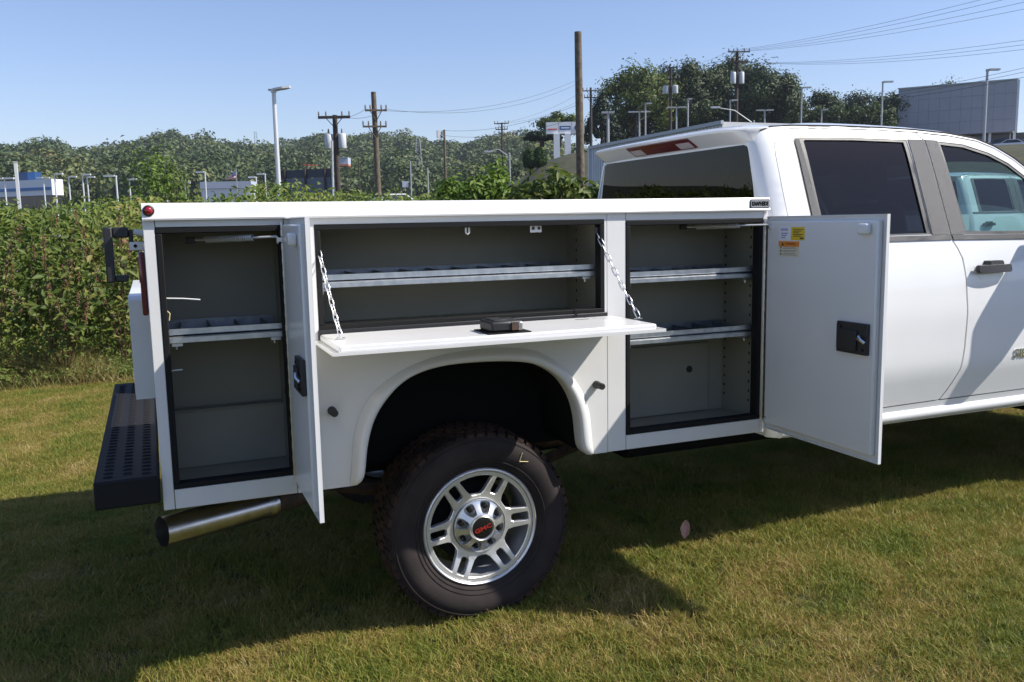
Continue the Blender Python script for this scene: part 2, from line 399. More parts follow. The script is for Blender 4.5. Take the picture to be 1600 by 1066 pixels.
# ---- shelves: a folded galvanised tray with dividers
def shelf(x0, x1, zt, zb, D, nd):
    y0 = .05; g = G()
    prof = [(y0, zt), (y0, zt-.019), (y0+.004, zt-.022), (y0+.004, zt-.026), (y0-.004, zt-.031), (y0-.004, zb+.002), (y0, zb), (y0+.03, zb), (y0+.03, zb+.003), (y0+.004, zb+.004), (y0+.004, zt-.012), (y0+.012, zt-.003), (y0+.012, zt)]
    k = len(prof); V = [(x, y, z) for x in (x0, x1) for y, z in prof]
    g.add((V, [(i, (i+1) % k, (i+1) % k+k, i+k) for i in range(k)]+[tuple(range(k)), tuple(range(k, 2*k))[::-1]]))
    s = g.build('shelf', M['galv'], truck, smooth=True, angle=25)
    one('tray', box(x0+.002, x1-.002, y0+.013, D-.012, zb+.012, zb+.015), M['galvd'], s)
    one('back_lip', box(x0+.002, x1-.002, D-.011, D-.008, zb+.012, zt+.004), M['galvd'], s)
    for q in range(nd):
        x = x0+(x1-x0)*(q+.5)/nd; one('divider', box(x-.0012, x+.0012, y0+.014, D-.013, zb+.016, zt-.004), M['galvd'], s)
    for x in (x0+.03, x1-.03):
        b = one('bracket', box(x-.018, x+.018, y0+.012, D-.02, zb-.012, zb-.001), M['galv'], s)
        one('hanger_bolt', tube([(x-.004, y0+.02, zb-.001), (x-.004, y0+.02, zb-.024)], .004, 6), M['zinc'], s)
    return s
shelf(-.634, .533, 1.472, 1.422, .38, 10)
shelf(.668, 1.358, 1.431, 1.382, .295, 6); shelf(.668, 1.358, 1.163, 1.113, .295, 6)
shelf(-1.160, -.758, 1.302, 1.251, .365, 4)
# small fittings under the header of the long compartment
hk = one('striker', box(-.075, .0, .026, .06, 1.648, 1.652), M['zinc'], truck)
one('striker_loop', tube([(-.045, .03, 1.648), (-.045, .03, 1.618), (-.038, .03, 1.612), (-.031, .03, 1.618), (-.031, .03, 1.648)], .005, 8), M['zinc'], hk)
br = one('bracket_tab', box(.232, .283, .028, .032, 1.612, 1.652), M['pan'], truck, bevel=.003)
for x in (.245, .270): one('screw', lathe([(0, -.004), (.006, -.004), (.006, 0)], (x, .028, 1.628), 8), M['black'], br)
one('flange', box(.215, .30, .026, .05, 1.652, 1.656), M['zinc'], br)

# ---- compartment doors
def cdoor(x, y0, y1, z0, z1, sgn, hx):
    """upright door standing open at right angles; sgn: side of the outer skin"""
    def fx(d): return x+sgn*d
    g = G()
    g.add(box(*sorted((fx(0), fx(.003))), y0, y1, z0, z1))
    for q in ((y0, y0+.003, z0, z1), (y1-.003, y1, z0, z1), (y0+.003, y1-.003, z0, z0+.003), (y0+.003, y1-.003, z1-.003, z1)): g.add(box(*sorted((fx(-.012), fx(-.0002))), *q))
    d = g.build('compartment_door', M['pan'], truck)
    one('inner_pan', box(*sorted((fx(-.0005), fx(-.027))), y0+.028, y1-.022, z0+.028, z1-.022), M['pan'], d, bevel=.006)
    g = G(); z = z0+.03; k = 0
    while z < z1-.03:
        g.add(tube([(hx, -.006, z), (hx, -.006, z+.0235)], .0065 if k % 2 else .0055, 8)); z += .0245; k += 1
    g.add(box(hx-.002, hx+.001, -.028, -.006, z0+.03, z1-.03))
    g.build('piano_hinge', M['zinc'], d, smooth=True)
    return d
fd = cdoor(1.394, -.705, -.006, .686, 1.659, 1, 1.3725)
PF = 1.3668                                               # inner face of the front door
for nm, q, m in (('sticker', (-.178, -.110, 1.556, 1.612), 'wpaper'), ('sticker', (-.272, -.188, 1.555, 1.611), 'yellow'), ('sticker', (-.241, -.108, 1.482, 1.551), 'paper')):
    s = one(nm, box(PF-.0008, PF+.0002, *q), M[m], fd)
    g = G(); y0, y1, z0, z1 = q
    if m == 'paper':
        one('warning_band', box(PF-.0014, PF-.0009, y0+.001, y1-.001, z1-.024, z1-.001), M['orange'], s)
        V, F = text_vf('WARNING', .014, .0002); g.add(place((V, F), (PF-.0017, (y0+y1)/2-.012, z1-.0125), (0, -1, 0), (0, 0, 1)))
        g.add(([(PF-.0016, y1-.018, z1-.02), (PF-.0016, y1-.036, z1-.02), (PF-.0016, y1-.027, z1-.005)], [(0, 1, 2)]))
        for k in range(3):
            for l in range(2): g.add(box(PF-.0014, PF-.0009, y0+.012+.01*((k+l) % 2), y1-.028, z0+.008+.014*k+.006*l, z0+.0095+.014*k+.006*l))
            g.add(box(PF-.0014, PF-.0009, y1-.02, y1-.012, z0+.008+.014*k, z0+.016+.014*k))
        g.build('print', M['ink'], s)
    elif m == 'yellow':
        for k in range(5): g.add(box(PF-.0014, PF-.0009, y0+.01+.012*(k % 3), y1-.012, z1-.012-.007*k, z1-.009-.007*k))
        g.add(box(PF-.0014, PF-.0009, y0+.006, y0+.028, z0+.005, z0+.012)); g.build('print', M['ink'], s)
    else:
        for k in range(8): g.add(box(PF-.0014, PF-.0009, y0+.012+.006*k, y0+.015+.006*k, z1-.017, z1-.006))
        for k in range(3): g.add(box(PF-.0014, PF-.0009, y0+.026-.008*k, y1-.014, z0+.008+.009*k, z0+.012+.009*k))
        g.build('print', M['lilac'], s)
def latch(d, xf, y0, y1, z0, z1, s):
    h = one('latch', box(*sorted((xf, xf-s*.016)), y0, y1, z0, z1), M['black'], d, bevel=.003)
    one('latch_cover', box(*sorted((xf-s*.016, xf-s*.024)), y0+.05, y1-.012, z0+.012, z1-.03), M['black'], h, bevel=.003)
    one('latch_flange', box(*sorted((xf, xf-s*.003)), y1, y1+.014, z0+.012, z1-.012), M['black'], h)
    one('latch_jaw', tube([(xf-s*.02, y0+.008, (z0+z1)/2-.012), (xf-s*.03, y0+.02, (z0+z1)/2), (xf-s*.028, y0+.03, (z0+z1)/2+.012), (xf-s*.02, y0+.044, (z0+z1)/2)], .0065, 6), M['zinc'], h, smooth=True)
    for yy, zz in ((y0+.02, z0+.02), (y1-.025, z0+.025), (y1-.025, z1-.02)): one('rivet', lathe([(0, -s*.02), (.005, -s*.019), (.006, -s*.016)], (xf, yy, zz), 8, 'x'), M['seal'], h)
latch(fd, PF, -.656, -.492, 1.112, 1.236, 1)
def buffer_(d, xf, y0, z0, s): one('stop_bracket', box(*sorted((xf, xf-s*.028)), y0, y0+.05, z0, z0+.042), M['pan'], d, bevel=.008)
buffer_(fd, PF, -.645, 1.582, 1)
one('drain_slot', box(PF-.0012, PF-.0002, -.045, -.018, .742, .746), M['ink'], fd)
rd = cdoor(-.7295, -.432, -.006, .684, 1.684, 1, -.7555)
PR = -.757
latch(rd, PR, -.40, -.27, 1.105, 1.225, 1); buffer_(rd, PR, -.36, 1.592, 1)
# flip-down door of the long compartment
g = G(); fx0, fx1 = -.668, .602
g.add(box(fx0, fx1, -.405, -.006, 1.230, 1.2335))
for q in ((fx0, fx1, -.405, -.402), (fx0, fx0+.003, -.402, -.006), (fx1-.003, fx1, -.402, -.006)): g.add(box(*q, 1.2337, 1.2415))
flip = g.build('flip_down_door', M['body'], truck)
one('inner_pan', box(fx0+.026, fx1-.024, -.378, -.028, 1.2336, 1.259), M['body'], flip, bevel=.007)
one('hinge_strip', box(-.645, .565, -.010, -.002, 1.234, 1.272), M['black'], flip, bevel=.002)
g = G(); g.add(box(-.105, .06, -.362, -.205, 1.2592, 1.263)); g.build('latch_plate', M['seal'], flip)
lt = G().add(box(-.09, .035, -.348, -.222, 1.2632, 1.303)).build('latch', M['black'], flip, bevel=.009)
one('latch_jaw', obox((.0, -.35, 1.284), (1, 0, 0), (0, 1, 0), (0, 0, 1), .012, .004, .014), M['rust'], lt)
one('latch_cover', box(-.075, -.02, -.335, -.24, 1.3032, 1.307), M['black'], lt, bevel=.002)
one('latch_hook', box(.014, .03, -.353, -.30, 1.266, 1.298), M['zinc'], lt, bevel=.003)
one('drain_slot', box(.37, .43, -.10, -.094, 1.2593, 1.2603), M['ink'], flip)
# chains: every link its own piece
lv = []; lf = []; nl = 12
for k in range(nl):
    w = 2*math.pi*k/nl; c, s = math.cos(w), math.sin(w); p = np.array([.0066*c, 0, .0125*(1 if s > 0 else -1)*min(1, abs(s)*3)+.0062*s]); nrm = np.array([c, 0, s])
    for q in range(5): a = 2*math.pi*q/5; lv.append(tuple(p+.0019*(math.cos(a)*nrm+math.sin(a)*np.array([0, 1, 0]))))
for k in range(nl):
    for q in range(5): lf.append((k*5+q, k*5+(q+1) % 5, ((k+1) % nl)*5+(q+1) % 5, ((k+1) % nl)*5+q))
lme = bpy.data.meshes.new('link'); lme.from_pydata(lv, [], lf); lme.materials.append(M['zinc']); lme.shade_smooth()
def chain(A, B, name='door_chain'):
    A = np.array(A); B = np.array(B); L = np.linalg.norm(B-A); n = int(L/.0325)
    c = G().add(box(A[0]-.004, A[0]+.004, A[1]-.006, A[1]+.006, A[2]-.012, A[2]+.012)).add(box(B[0]-.015, B[0]+.015, B[1]-.008, B[1]+.008, B[2]-.012, B[2]-.008)).build(name, M['zinc'], truck)
    z = Vector((A-B)/L)
    for k in range(n):
        t = (k+.5)/n; p = A+(B-A)*t; p[2] -= .012*4*t*(1-t)
        o = bpy.data.objects.new('link', lme); COL.objects.link(o); o.parent = c
        q = z.to_track_quat('Z', 'Y') @ Matrix.Rotation(R(35+90*(k % 2)), 4, 'Z').to_quaternion()
        o.matrix_world = Matrix.Translation(Vector(p)) @ q.to_matrix().to_4x4() @ Matrix.Scale(1.18, 4)
    return c
chain((-.628, .025, 1.60), (-.600, -.20, 1.273)); chain((.530, .025, 1.615), (.592, -.215, 1.273))
# spring stays of the upright doors
def stay(A, B, k0, k1):
    A = np.array(A, float); B = np.array(B, float); d = B-A; L = np.linalg.norm(d); t = d/L
    b = np.array([0, 0, 1.]); a = np.cross(t, b)
    s = one('door_stay', tube([A, B-t*.004, B+np.array([0, 0, -.004]), B+np.array([0, 0, -.024])], .0042, 8), M['coil'], truck, smooth=True)
    n = 24*8; P = [A+d*(k0+(k1-k0)*q/n)+.0105*(math.cos(2*math.pi*q/8)*a+math.sin(2*math.pi*q/8)*b) for q in range(n+1)]
    one('coil_spring', tube(P, .0030, 5), M['coil'], s, smooth=True)
    one('end_fitting', box(A[0]-.02, A[0]+.012, A[1]-.01, A[1]+.01, A[2]-.012, A[2]+.012), M['black'], s, bevel=.003)
    one('pivot', box(B[0]-.004, B[0]+.016, B[1]-.008, B[1]+.008, B[2]-.018, B[2]-.004), M['zinc'], s)
stay((1.045, .15, 1.618), (1.357, -.05, 1.622), .14, .66); stay((-1.055, .15, 1.612), (-.775, -.03, 1.620), .16, .72)
# ---- small body hardware
one('clearance_light', lathe([(0, -.012), (.008, -.011), (.0125, -.007), (.0145, -.001)], (-1.193, -.0132, 1.7165), 20), M['red'], rail, smooth=True)
one('clearance_light_bezel', lathe([(.0147, -.001), (.0147, -.006), (.0185, -.004), (.019, 0)], (-1.193, -.0132, 1.7165), 20), M['black'], rail, smooth=True)
bd = one('maker_badge', sheet(rrect(1.282, 1.386, 1.696, 1.734, .006), [], lambda u, v, d: (u, -.0158+d, v), .0025), M['blackgloss'], rail)
one('badge_field', sheet(rrect(1.285, 1.383, 1.699, 1.731, .005), [], lambda u, v, d: (u, -.0166+d, v), .0007), M['grey'], bd)
one('badge_letters', place(text_vf('KNAPHEIDE', .0205, .0005, .0010), (1.334, -.0172, 1.7148), (.82, 0, 0), (0, 0, 1.25)), M['blackgloss'], bd)
for x, z in ((.512, .966), (-.607, .966)):
    one('rubber_stop', lathe([(.0, -.062), (.011, -.062), (.014, -.058), (.014, -.02), (.0165, -.016), (.0165, 0)], (x, -.0005, z), 20), M['black'], bs, smooth=True, angle=40)
hd = G().add(box(-1.342, -1.313, .062, .098, 1.474, 1.664)).add(box(-1.3128, -1.262, .063, .097, 1.627, 1.663)).add(box(-1.3128, -1.272, .063, .097, 1.475, 1.499)).add(box(-1.262, -1.248, .066, .094, 1.60, 1.655)).build('grab_handle', M['black'], truck, bevel=.005)
one('handle_bracket', box(-1.262, -1.218, .058, .062, 1.583, 1.612), M['plate'], hd, bevel=.004)
one('handle_tube', tube([(-1.246, .08, 1.646), (-1.212, .08, 1.640)], .011, 10), M['plate'], hd, smooth=True)
one('handle_bolt', lathe([(0, -.003), (.006, -.003), (.006, 0)], (-1.243, .058, 1.598), 10), M['dark'], hd)
tl = one('tail_light', box(-1.236, -1.2152, .05, .15, 1.355, 1.578), M['dred'], truck, bevel=.008)
one('reflector', box(-1.2385, -1.2363, .06, .14, 1.47, 1.56), M['red'], tl)
lm = one('wiring_loom', tube([(-1.168, .060, 1.585), (-1.170, .048, 1.56), (-1.166, .046, 1.3), (-1.163, .046, 1.10), (-1.164, .05, .93)], .0078, 7), M['loom'], truck, smooth=True)
one('cable_tie', tube([(-1.160, .05, 1.413), (-1.10, .04, 1.410), (-1.045, .03, 1.404)], .0028, 5), M['tie'], lm)
one('cable_tie', tube([(-1.158, .05, 1.37), (-1.148, .04, 1.36), (-1.152, .04, 1.335)], .002, 5), M['chalk'], lm)
one('cable_tie', tube([(-1.160, .05, 1.155), (-1.12, .04, 1.158)], .0028, 5), M['tie'], lm)

# ---- rear step bumper with punched treads
bx0, bx1, by0, by1 = -1.432, -1.222, -.03, BW+.03
bm_ = one('step_bumper', box(bx0, bx1, by0, by1, .702, .8015), M['bump'], truck, bevel=.008)
slot = [(math.cos(2*math.pi*k/8)*.013+(.005 if math.cos(2*math.pi*k/8) > 0 else -.005), math.sin(2*math.pi*k/8)*.006) for k in range(8)]
sv = [(a, b, 0.) for a, b in slot]+[(a*.72, b*.6, .004) for a, b in slot]+[(a*.5, b*.4, .001) for a, b in slot]
sf = [(k, (k+1) % 8, (k+1) % 8+8, k+8) for k in range(8)]+[(k+8, (k+1) % 8+8, (k+1) % 8+16, k+16) for k in range(8)]
sf.append(tuple(range(16, 24)))
sme = bpy.data.meshes.new('tread_dimple'); sme.from_pydata(sv, [], sf); sme.materials.append(M['bump'])
for c in range(3):
    for k in range(38):
        y = .02+.052*k+(.026 if c == 1 else 0)
        if y < by1-.04:
            o = bpy.data.objects.new('tread_dimple', sme); COL.objects.link(o); o.parent = bm_; o.location = (bx0+.045+.062*c, y, .8016)
# ---- exhaust
ex = G().add(tube([(-1.228, .16, .535), (-.80, .36, .527)], .0575, 28, False)).add(tube([(-1.2275, .16, .535), (-.80, .36, .527)], .054, 28, False)).build('exhaust_tip', M['steelpipe'], truck, smooth=True)
one('exhaust_pipe', tube([(-.81, .358, .527), (-.70, .385, .535), (-.5, .43, .62), (-.3, .46, .74), (.1, .47, .78), (.5, .5, .62), (1.2, .55, .58), (2.4, .6, .55)], .045, 14), M['rust'], ex, smooth=True)
one('exhaust_clamp', tube([(-.835, .349, .5275), (-.805, .358, .527)], .062, 20), M['steelpipe'], ex, smooth=True)
one('exhaust_hanger', tube([(-.82, .36, .58), (-.82, .37, .64), (-.82, .38, .70)], .008, 6), M['dark'], ex)

# ---- wheels
def wheel(c, front, name='wheel', detail=True):
    """wheel facing -y, c = hub centre at the outer face plane"""
    cx, cy, cz = c
    wr = bpy.data.objects.new(name, None); COL.objects.link(wr); hang(wr, truck)
    RT = .408
    # tyre body
    pr = [(.245, .022), (.252, .004), (.262, -.004), (.275, -.012), (.30, -.024), (.325, -.030), (.345, -.029), (.365, -.021), (.383, -.006), (.394, .010), (.398, .03), (.399, .12), (.398, .225), (.394, .245), (.383, .262), (.345, .284), (.30, .27), (.252, .25), (.245, .235)]
    t = one('tyre', lathe(pr, c, 96), M['tyre'], wr, smooth=True, angle=60)
    # raised sidewall ribs
    g = G()
    for r0, h, w in ((.285, -.0185, .0016), (.372, -.0175, .0022), (.268, -.0095, .0014)):
        g.add(lathe([(r0-w*1.6, h+.003), (r0-w, h-.0022), (r0+w, h-.0022), (r0+w*1.6, h+.003)], c, 96))
    g.build('sidewall_rib', M['tyre'], t, smooth=True)
    # tread blocks
    g = G(); nb = 54
    for k in range(nb):
        for row, (y0, y1, r0, r1, sh) in enumerate(((-.004, .040, .380, .4065, 0), (.046, .098, .396, RT, .5), (.104, .15, .396, RT, .1), (.156, .208, .396, RT, .6), (.214, .258, .380, .4065, .2))):
            a0 = 2*math.pi*(k+sh)/nb; a1 = a0+2*math.pi/nb*.70; tw = .02*(1 if row % 2 else -1)
            V = []
            for y, da in ((y0, 0), (y1, tw)):
                for a in (a0+da, a1+da):
                    for rI in (0, 1):
                        rad = ((r0-.01 if rI == 0 else (r1-.006 if (row == 0 and y == y0) or (row == 4 and y == y1) else r1)))
                        V.append((cx+rad*math.cos(a), cy+y, cz+rad*math.sin(a)))
            g.add((V, [(0, 1, 3, 2), (4, 6, 7, 5), (0, 4, 5, 1), (2, 3, 7, 6), (1, 5, 7, 3)]))
    o = g.build('tread', M['tread'], t); o['kind'] = 'stuff'
    # rim: barrel, lip, machined face with six wide and six narrow windows
    one('rim_barrel', lathe([(.236, .010), (.232, .03), (.222, .05), (.215, .12), (.222, .20), (.236, .235)], c, 72), M['pocket'], wr, smooth=True)
    one('brake_drum', lathe([(0, .10), (.10, .10), (.17, .105), (.178, .12), (.178, .20), (0, .20)], c, 40), M['dark'], wr, smooth=True, angle=30)
    ro, ri = .2375, .118
    def dish(r): return .004+.020*(1-sst(.11, .235, r))
    def face(u, v, d): r = math.hypot(u, v); return (cx+u, cy+float(dish(r))+d, cz+v)
    def pol(r, a): return (r*math.cos(R(a)), r*math.sin(R(a)))
    out = [pol(ro, a) for a in range(0, 360, 4)]
    hubh = [pol(ri-.004, a) for a in range(0, 360, 9)]
    holes = [hubh]; A0 = 4 if not front else 24
    for k in range(6):
        a = A0+60*k
        wn_ = .0175
        s = []
        for r, t_ in ((.145, .010), (.155, .0165), (.205, .0185), (.213, .0175), (.218, .014)): s.append((r, t_))
        q = [(r*1., t_) for r, t_ in s]+[(r, -t_) for r, t_ in s[::-1]]
        ca, sa = math.cos(R(a)), math.sin(R(a)); holes.append([(r*ca-t_*sa, r*sa+t_*ca) for r, t_ in q])
        b = a+30
        arc = [pol(.219, b+x) for x in (-19.3, -16, -11, -5.5, 0, 5.5, 11, 16, 19.3)]
        inn = [pol(.152, b+13.5), pol(.136, b+8.5), pol(.133, b), pol(.136, b-8.5), pol(.152, b-13.5)]
        holes.append(arc+[pol(.21, b+19.2)]+inn+[pol(.21, b-19.2)])
    rim = G(); V, F = sheet(out, holes, face, .030, .0, .012)
    n = len(V)//2
    for f in F:
        pass
    rim.V = V; rim.F = F; rim.I = [0 if all(i < n for i in f) else 1 for f in F]
    rim = rim.build('rim_face', [M['alloy'], M['pocket']], wr); bv = rim.modifiers.new('bevel', 'BEVEL'); bv.width = .0032; bv.segments = 1; bv.limit_method = 'ANGLE'; bv.angle_limit = R(50)
    one('rim_lip', lathe([(.2365, .034), (.2385, .004), (.241, -.003), (.2455, -.0055), (.2505, -.003), (.2525, .003), (.252, .012), (.246, .020)], c, 96), M['alloy'], rim, smooth=True, angle=50)
    # spoke ribs: chamfered inner faces give the windows depth
    # hub plate with eight scallops
    out = [pol(.1125, a) for a in range(0, 360, 5)]
    holes = []
    for k in range(8):
        a = 22.5+45*k+8; h = []
        for r, t_ in ((.060, .010), (.068, .016), (.085, .0225), (.098, .0235), (.105, .019), (.107, .0)): h.append((r, t_))
        q = h+[(r, -t_) for r, t_ in h[-2::-1]]; ca, sa = math.cos(R(a)), math.sin(R(a)); holes.append([(r*ca-t_*sa, r*sa+t_*ca) for r, t_ in q])
    def hubf(u, v, d): r = math.hypot(u, v); return (cx+u, cy-.018+.034*float(sst(.045, .115, r))+d*.8, cz+v)
    hb = one('hub_plate', sheet(out, holes, hubf, .022, .012, .008), M['hub'], wr, smooth=True, angle=50)
    one('hub_well', lathe([(.0, .030), (.112, .030), (.1135, .012)], c, 40), M['pocket'], hb, smooth=True)
    one('cap_ring', lathe([(.044, -.012), (.047, -.022), (.050, -.024), (.054, -.020), (.058, -.012)], c, 40), M['hub'], hb, smooth=True)
    for k in range(8):
        x, z = pol(.0865, 22.5+45*k+8); one('lug_nut', lathe([(0, -.0), (.007, -.001), (.0115, .006), (.0125, .03)], (cx+x, cy, cz+z), 6), M['blackgloss'] if True else M['chrome'], hb, smooth=True)
    cp = one('centre_cap', lathe([(0, -.0245), (.03, -.024), (.043, -.021), (.0455, -.016)], c, 36), M['blackgloss'], wr, smooth=True)
    a = R(17); one('cap_letters', place(text_vf('GMC', .030, .0008, .0008), (cx, cy-.0252, cz), (1.18*math.cos(a), 0, 1.18*math.sin(a)), (-.8*math.sin(a), 0, .8*math.cos(a))), M['badge_red'], cp)
    return wr, t
WY = .058
w_rear, ty = wheel((0, WY, .398), False)
one('chalk_mark', tube([(.165, WY-.0325, .398+.268), (.178, WY-.034, .398+.305), (.18, WY-.034, .398+.30)], .0016, 4), M['chalk'], ty)
one('chalk_mark', tube([(.165, WY-.0325, .398+.268), (.205, WY-.031, .398+.262)], .0016, 4), M['chalk'], ty)
def wheel_copy(dx, flip, dz=0.):
    c = copy_tree(w_rear, truck)
    T = Matrix.Translation((dx, 0, dz))
    if flip: T = Matrix.Translation((dx, BW, .796+dz)) @ Matrix.Rotation(math.pi, 4, 'X')
    c.matrix_parent_inverse = w_rear.matrix_parent_inverse @ T
    return c
wheel_copy(0, True); wheel_copy(4.12, False, .085); wheel_copy(4.12, True, .085)
# ---- chassis
CW_ = 2.04
ch = G()
for y in (.55, BW-.55): ch.add(box(-1.15, 5.0, y-.035, y+.035, .56, .735))
ch.add(box(-1.15, -1.08, .585, BW-.585, .60, .72)).add(box(2.2, 2.3, .585, BW-.585, .60, .72))
chs = ch.build('chassis_frame', M['dark'], truck)
one('rear_axle', tube([(0, .25, .398), (0, .8, .398), (0, .85, .40), (0, 1.15, .40), (0, 1.2, .398), (0, BW-.25, .398)], [.05, .05, .15, .15, .05, .05], 14), M['dark'], chs, smooth=True)
one('front_axle', tube([(4.12, .25, .398), (4.12, BW-.25, .398)], .05, 10), M['dark'], chs)
for y in (.47, BW-.47): one('leaf_spring', tube([(-.75, y, .60), (-.4, y, .50), (0, y, .46), (.4, y, .50), (.8, y, .62)], .028, 4), M['rust'], chs)
one('fuel_tank', box(1.0, 2.1, .62, 1.05, .42, .62), M['dark'], chs, bevel=.03)
one('drive_shaft', tube([(0.1, 1.0, .42), (2.6, 1.0, .60)], .045, 10), M['dark'], chs)
one('engine_block', box(3.74, 4.9, .42, BW-.42, .50, 1.34), M['dark'], chs, bevel=.05)
one('firewall', box(3.70, 3.72, .07, CW_-.07, .60, 1.47), M['dark'], chs)
one('gearbox', box(2.4, 3.6, .75, 1.3, .42, .75), M['dark'], chs, bevel=.05)

# ================================================================== cab: panels bent over the cab's cross-section
PZ = [.40, .55, .60, .66, .75, .868, .88, 1.15, 1.35, 1.45, 1.5, 1.95, 2.05, 2.12]
PY = [.13, .075, .060, .046, .024, -.006, -.009, -.010, .01, .03, .045, .21, .255, .30]
CW = 2.04
def cy(z): return float(np.interp(z, PZ, PY))
# smooth the profile a little
_zz = np.linspace(.4, 2.12, 173); _yy = np.interp(_zz, PZ, PY); _k = np.ones(5)/5
_yy[2:-2] = np.convolve(_yy, _k, 'valid')
def cys(x, z):
    y = float(np.interp(z, _zz, _yy))
    y += .05*max(0., (1.57-x)/.07)**2.2 if x < 1.57 else 0.      # rounds into the rear corner
    y += .05*max(0., (x-3.6)/1.4)**2 if x > 3.6 else 0.
    return y
def cabf(off=0.): return lambda u, v, d: (u, cys(u, v)+off+d, v)
cmir = lambda vf: ([(v[0], CW-v[1], v[2]) for v in vf[0]], [f[::-1] for f in vf[1]])
DITCH = [(1.50, 2.03), (1.55, 2.066), (1.62, 2.088), (1.75, 2.097), (2.05, 2.101), (2.312, 2.099), (2.545, 2.093), (2.771, 2.079), (2.963, 2.053), (3.087, 2.012), (3.206, 1.948), (3.33, 1.86), (3.50, 1.715), (3.66, 1.56)]
def ditch(x): return float(np.interp(x, [p[0] for p in DITCH], [p[1] for p in DITCH]))
REAR_DOOR = [(1.59, 1.676), (1.592, 1.80), (1.596, 1.94), (1.606, 2.0), (1.63, 2.045), (1.67, 2.07), (1.73, 2.080), (2.05, 2.086), (2.312, 2.085), (2.545, 2.079), (2.560, 2.06), (2.578, 2.04), (2.583, 1.80), (2.585, 1.548), (2.59, 1.522), (2.612, 1.485), (2.637, 1.43), (2.650, 1.313), (2.652, 1.147), (2.643, .968), (2.627, .858), (2.60, .80), (2.57, .75), (2.533, .699), (1.80, .690), (1.72, .70), (1.65, .75), (1.60, .84), (1.585, .95), (1.585, 1.3)]
FRONT_DOOR = [(2.549, 2.079), (2.771, 2.065), (2.963, 2.039), (3.080, 1.999), (3.198, 1.936), (3.32, 1.848), (3.49, 1.703), (3.60, 1.598), (3.63, 1.54), (3.638, 1.3), (3.63, .9), (3.60, .76), (3.55, .702), (2.538, .699), (2.574, .747), (2.605, .80), (2.632, .858), (2.648, .968), (2.657, 1.147), (2.655, 1.313), (2.642, 1.43), (2.617, 1.485), (2.595, 1.522), (2.590, 1.548), (2.588, 1.80), (2.583, 2.04), (2.565, 2.06)]
WIN_R = [(1.722, 1.552), (1.722, 2.02), (1.735, 2.036), (1.76, 2.041), (2.10, 2.044), (2.462, 2.038), (2.466, 1.552)]
WIN_F = [(2.692, 1.548), (2.684, 1.8), (2.674, 2.034), (2.854, 2.020), (3.025, 1.976), (3.15, 1.920), (3.243, 1.855), (3.40, 1.715), (3.53, 1.580), (3.54, 1.535)]
def shrink(poly, d):
    c = np.mean(np.array(poly), 0); n = len(poly); out = []
    for k in range(n):
        a, b, e = np.array(poly[k-1]), np.array(poly[k]), np.array(poly[(k+1) % n])
        t1 = (b-a)/(np.linalg.norm(b-a)+1e-9); t2 = (e-b)/(np.linalg.norm(e-b)+1e-9)
        n1 = np.array([-t1[1], t1[0]]); n2 = np.array([-t2[1], t2[0]])
        s = n1+n2; s /= max(1e-6, (1+n1@n2)); sg = 1 if area(poly) > 0 else -1
        out.append(tuple(b+sg*d*s))
    return out
def area(p): return .5*sum(p[k-1][0]*p[k][1]-p[k][0]*p[k-1][1] for k in range(len(p)))
